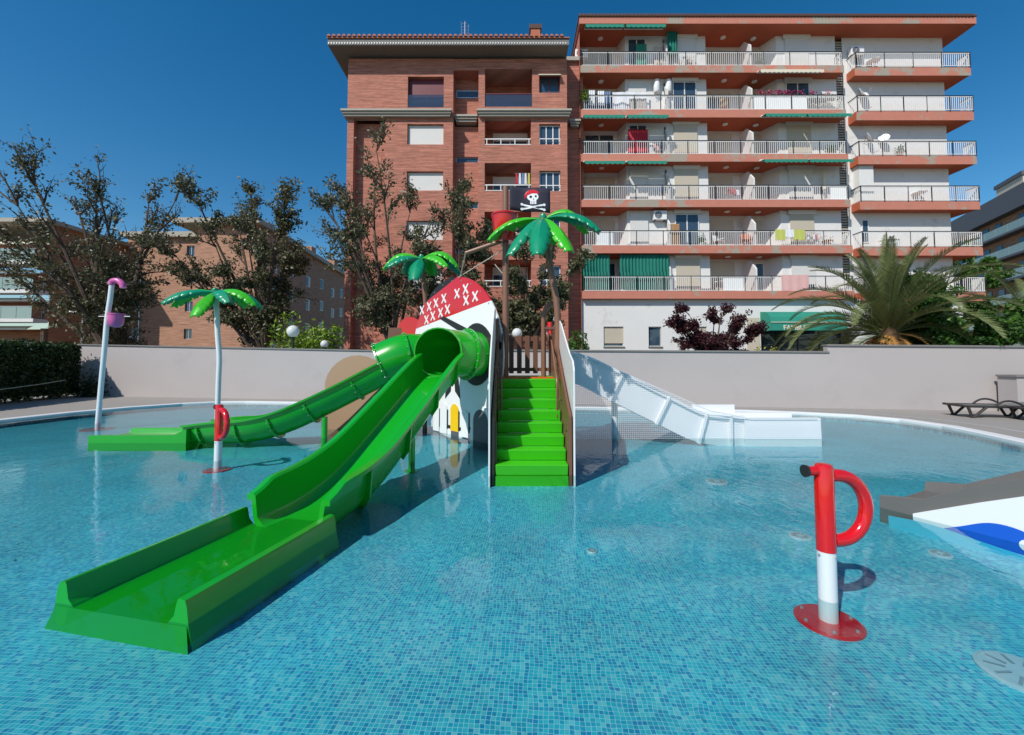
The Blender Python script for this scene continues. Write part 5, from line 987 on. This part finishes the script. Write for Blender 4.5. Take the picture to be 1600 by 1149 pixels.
# ---- bucket shower pole
SP = thing('bucket_shower', 'bent pale pole with pink spout and pink bucket far left', 'water sprayer', (-11.05,11.35,FL))
MB().tube(catmull([(0,0,0), (.05,0,1.2), (.10,0,2.2), (.13,0,2.9), (.19,0,3.5), (.22,0,3.93)], 5), .058, 16).build('pole', 'pole_white', SP, smooth=True)
MB().lathe([(.36,0), (.36,.012), (.07,.02)], n=32).build('base_plate', 'red_gloss', SP); MB().tube(catmull([(.20,0,3.88), (.24,0,3.98), (.38,0,3.99), (.50,0,3.90), (.53,0,3.80)], 4), .075, 14).build('spout', 'pink', SP, smooth=True)
bk = MB().lathe([(.001,-.02), (.10,0), (.15,.06), (.175,.18), (.18,.33), (.195,.33), (.195,.36), (.165,.36), (.16,.2), (.13,.08), (.001,.03)], (.37,0,2.74), 22, cap=False).build('bucket', 'pink', SP, smooth=True); MB().tube([(-.1,0,3.02), (.75,0,3.02)], .012, 6).build('axle', 'steel', SP)

# ---- white slide to the right with safety net
WS = thing('white_slide', 'white slide descending to the right from the tower into the pool', 'slide', (0, 0, 0))
wp = catmull([(.98,9.62,1.42), (1.5,9.62,1.36), (2.2,9.62,1.02), (3.2,9.62,.52), (3.95,9.62,.16), (4.45,9.62,.06), (5.0,9.62,.05)], 5)
def wsec(p, t_, h, sk): 
    a = Vector((0,-1,0)); u = Vector((-t_.z, 0, t_.x))
    return [p + a*c_ + u*d_ for c_, d_ in ((.50,h), (.41,h), (.38,.05), (.33,0), (-.33,0), (-.38,.05), (-.41,h), (-.50,h), (-.50,h-.06), (-.44,h-.06), (-.44,sk), (.44,sk), (.44,h-.06), (.50,h-.06))]
loops = []
for i, p in enumerate(wp): t_ = (wp[min(i+1,len(wp)-1)] - wp[max(i-1,0)]).normalized(); loops.append(wsec(p, t_, .43, -.22))
MB().rings(loops).build('chute', 'slide_white', WS)
MB().rings([[Vector((x,9.62,.05)) + Vector((0,-c_,d_)) for c_, d_ in ((.52,.39), (.42,.39), (.38,.02), (-.38,.02), (-.42,.39), (-.52,.39), (-.54,FL-.05), (.54,FL-.05))] for x in (4.98, 5.02, 6.60)]).build('run_out', 'slide_white', WS)
for i in (10, 15, 21, 27):
    t_ = (wp[min(i+1,len(wp)-1)] - wp[i-1]).normalized(); u = Vector((-t_.z,0,t_.x)); p = wp[i]; k = MB()
    k.hull2([p + Vector((0,-.44,0)) + u*.43 - t_*.025, p + Vector((0,-.52,0)) + u*.43 - t_*.025, p + Vector((0,-.52,0)) - u*.24 - t_*.025, p + Vector((0,-.44,0)) - u*.24 - t_*.025], [p + Vector((0,-.44,0)) + u*.43 + t_*.025, p + Vector((0,-.52,0)) + u*.43 + t_*.025, p + Vector((0,-.52,0)) - u*.24 + t_*.025, p + Vector((0,-.44,0)) - u*.24 + t_*.025]); k.build('joint_flange', 'slide_white', WS)
MB().box(4.3, 5.3, 10.12, 10.2, -.1, .62).build('splash_board', 'slide_white', WS)
k = MB(); k.tube([(2.32,9.62,FL), (2.32,9.62,.78)], .07, 12); k.lathe([(.15,FL), (.15,FL+.015)], (2.32,9.62,0), 16); k.build('support_leg', 'pole_white', WS)
NT = thing('safety_net', 'fine white safety net hung along the near side of the white slide', 'net', (0, 9.06, 0))
def net_top(x): return 1.86 if x < 1.35 else (1.86 - (x-1.35)*.44 if x < 4.2 else max(.44, .61 - (x-4.2)*.20))
k = MB(); x = .96; c_ = .042; w_ = .0026
while x < 6.56:
    k.add([(x-w_,0,0), (x+w_,0,0), (x+w_,0,net_top(x)), (x-w_,0,net_top(x))], [(0,1,2,3)]); x += c_
z = .02
while z < 1.84:
    xe = 6.56
    for i in range(560):
        if net_top(.96+i*.01) < z: xe = .96 + i*.01; break
    k.add([(.96,-.001,z-w_), (xe,-.001,z-w_), (xe,-.001,z+w_), (.96,-.001,z+w_)], [(0,1,2,3)]); z += c_
k.build('mesh', 'net_white', NT); MB().tube([(x/10, 0, net_top(x/10)) for x in range(10, 66)], .010, 6).build('edge_cord', 'net_white', NT)

# ---- grey ramp slide with wave side at the right edge
RA = thing('wave_slide', 'grey ramp slide with white side and blue wave painted at the right edge', 'slide', (4.16,4.86,0), math.atan2(-.89,.46))
def rz_(s): return .03 + max(0, s-.35)*.42 if s < 3 else .03 + 2.65*.42
loops = []
for s in (0, .35, .8, 1.6, 2.4, 3.2):
    z = rz_(s); h = .10 + min(.18, s*.16); wd = 1.25
    loops.append([(s, 0, FL), (s, 0, z+h), (s, .07, z+h), (s, .10, z), (s, wd-.10, z), (s, wd-.07, z+h), (s, wd, z+h), (s, wd, FL)])
MB().rings(loops).build('ramp', 'ramp_grey', RA)
MB().prism_xz([(.30,FL), (.30,.03), (.8,.29), (1.6,.68), (2.4,1.03), (3.2,1.37), (3.4,FL)], -.03, -.004).build('side_panel', 'hdpe_white', RA)
MB().prism_xz([(.42,FL)] + [(p.x,p.y) for p in catmull([Vector((.50,-.06)), Vector((.66,.02)), Vector((.86,.12)), Vector((1.05,.12)), Vector((1.24,.03)), Vector((1.40,-.10))], 5)] + [(1.7,FL)], -.042, -.031).build('wave', 'wave_blue', RA)
MB().prism_xz(arc_poly(1.10, -.005, .055, R(90), R(270), 8) + [(1.5,-.10), (2.0,-.15), (2.0,-.02), (1.6,.02)], -.05, -.043).build('wave_crest', 'hdpe_white', RA)
MB().prism_xz([(.1,FL)] + [(p.x,p.y) for p in catmull([Vector((.1,-.05)), Vector((.45,-.03)), Vector((.9,-.08)), Vector((1.4,-.12))], 5)] + [(2.0,FL)], -.060, -.051).build('wave', 'underwater_tint', RA)  # cyan band paints in the water-tinted light on the submerged side

# ---- sun loungers on the right deck
def lounger(loc, rz, label):
    t = thing('sun_lounger', label, 'sun lounger', (*loc, .037), rz, 'dark plastic sun loungers')
    MB().hull2([(0,-.32,.30), (1.25,-.32,.30), (1.25,.32,.30), (0,.32,.30)], [(0,-.32,.335), (1.25,-.32,.335), (1.25,.32,.335), (0,.32,.335)]).build('seat', 'sling_grey', t); MB().hull2([(1.27,-.31,.31), (1.92,-.31,.40), (1.92,.31,.40), (1.27,.31,.31)], [(1.27,-.31,.34), (1.92,-.31,.43), (1.92,.31,.43), (1.27,.31,.34)]).build('backrest', 'sling_grey', t)
    for sg in (-1, 1):
        MB().tube([(-.03,sg*.34,.34), (.1,sg*.35,.325), (1.9,sg*.35,.325)], .035, 8).build('side_rail', 'lounger_dark', t, smooth=True)
        MB().tube(bez((.72,sg*.37,.33), (1.02,sg*.38,.66), (1.42,sg*.37,.34), 8), .028, 8).build('armrest', 'lounger_dark', t, smooth=True)
        for xa, xb in ((.10,.20), (.55,.24), (1.35,1.50), (1.85,1.60)): MB().tube([(xa,sg*.35,.32), (xb,sg*.34,.02)], [.04,.032], 8).build('leg', 'lounger_dark', t, smooth=True)
        for xa in (.12, 1.45): MB().tube([(xa+.03,sg*.34,.02), (xa+.16,sg*.34,.02)], .03, 8).build('foot', 'lounger_dark', t, smooth=True)
    MB().tube([(-.03,-.34,.34), (-.03,.34,.34)], .035, 8).build('end_rail', 'lounger_dark', t, smooth=True)
lounger((13.05,12.55), R(-12), 'dark sun lounger on the deck, nearer the wall and fully in view'); lounger((13.95,11.75), R(-16), 'dark sun lounger on the deck cut by the right picture edge')
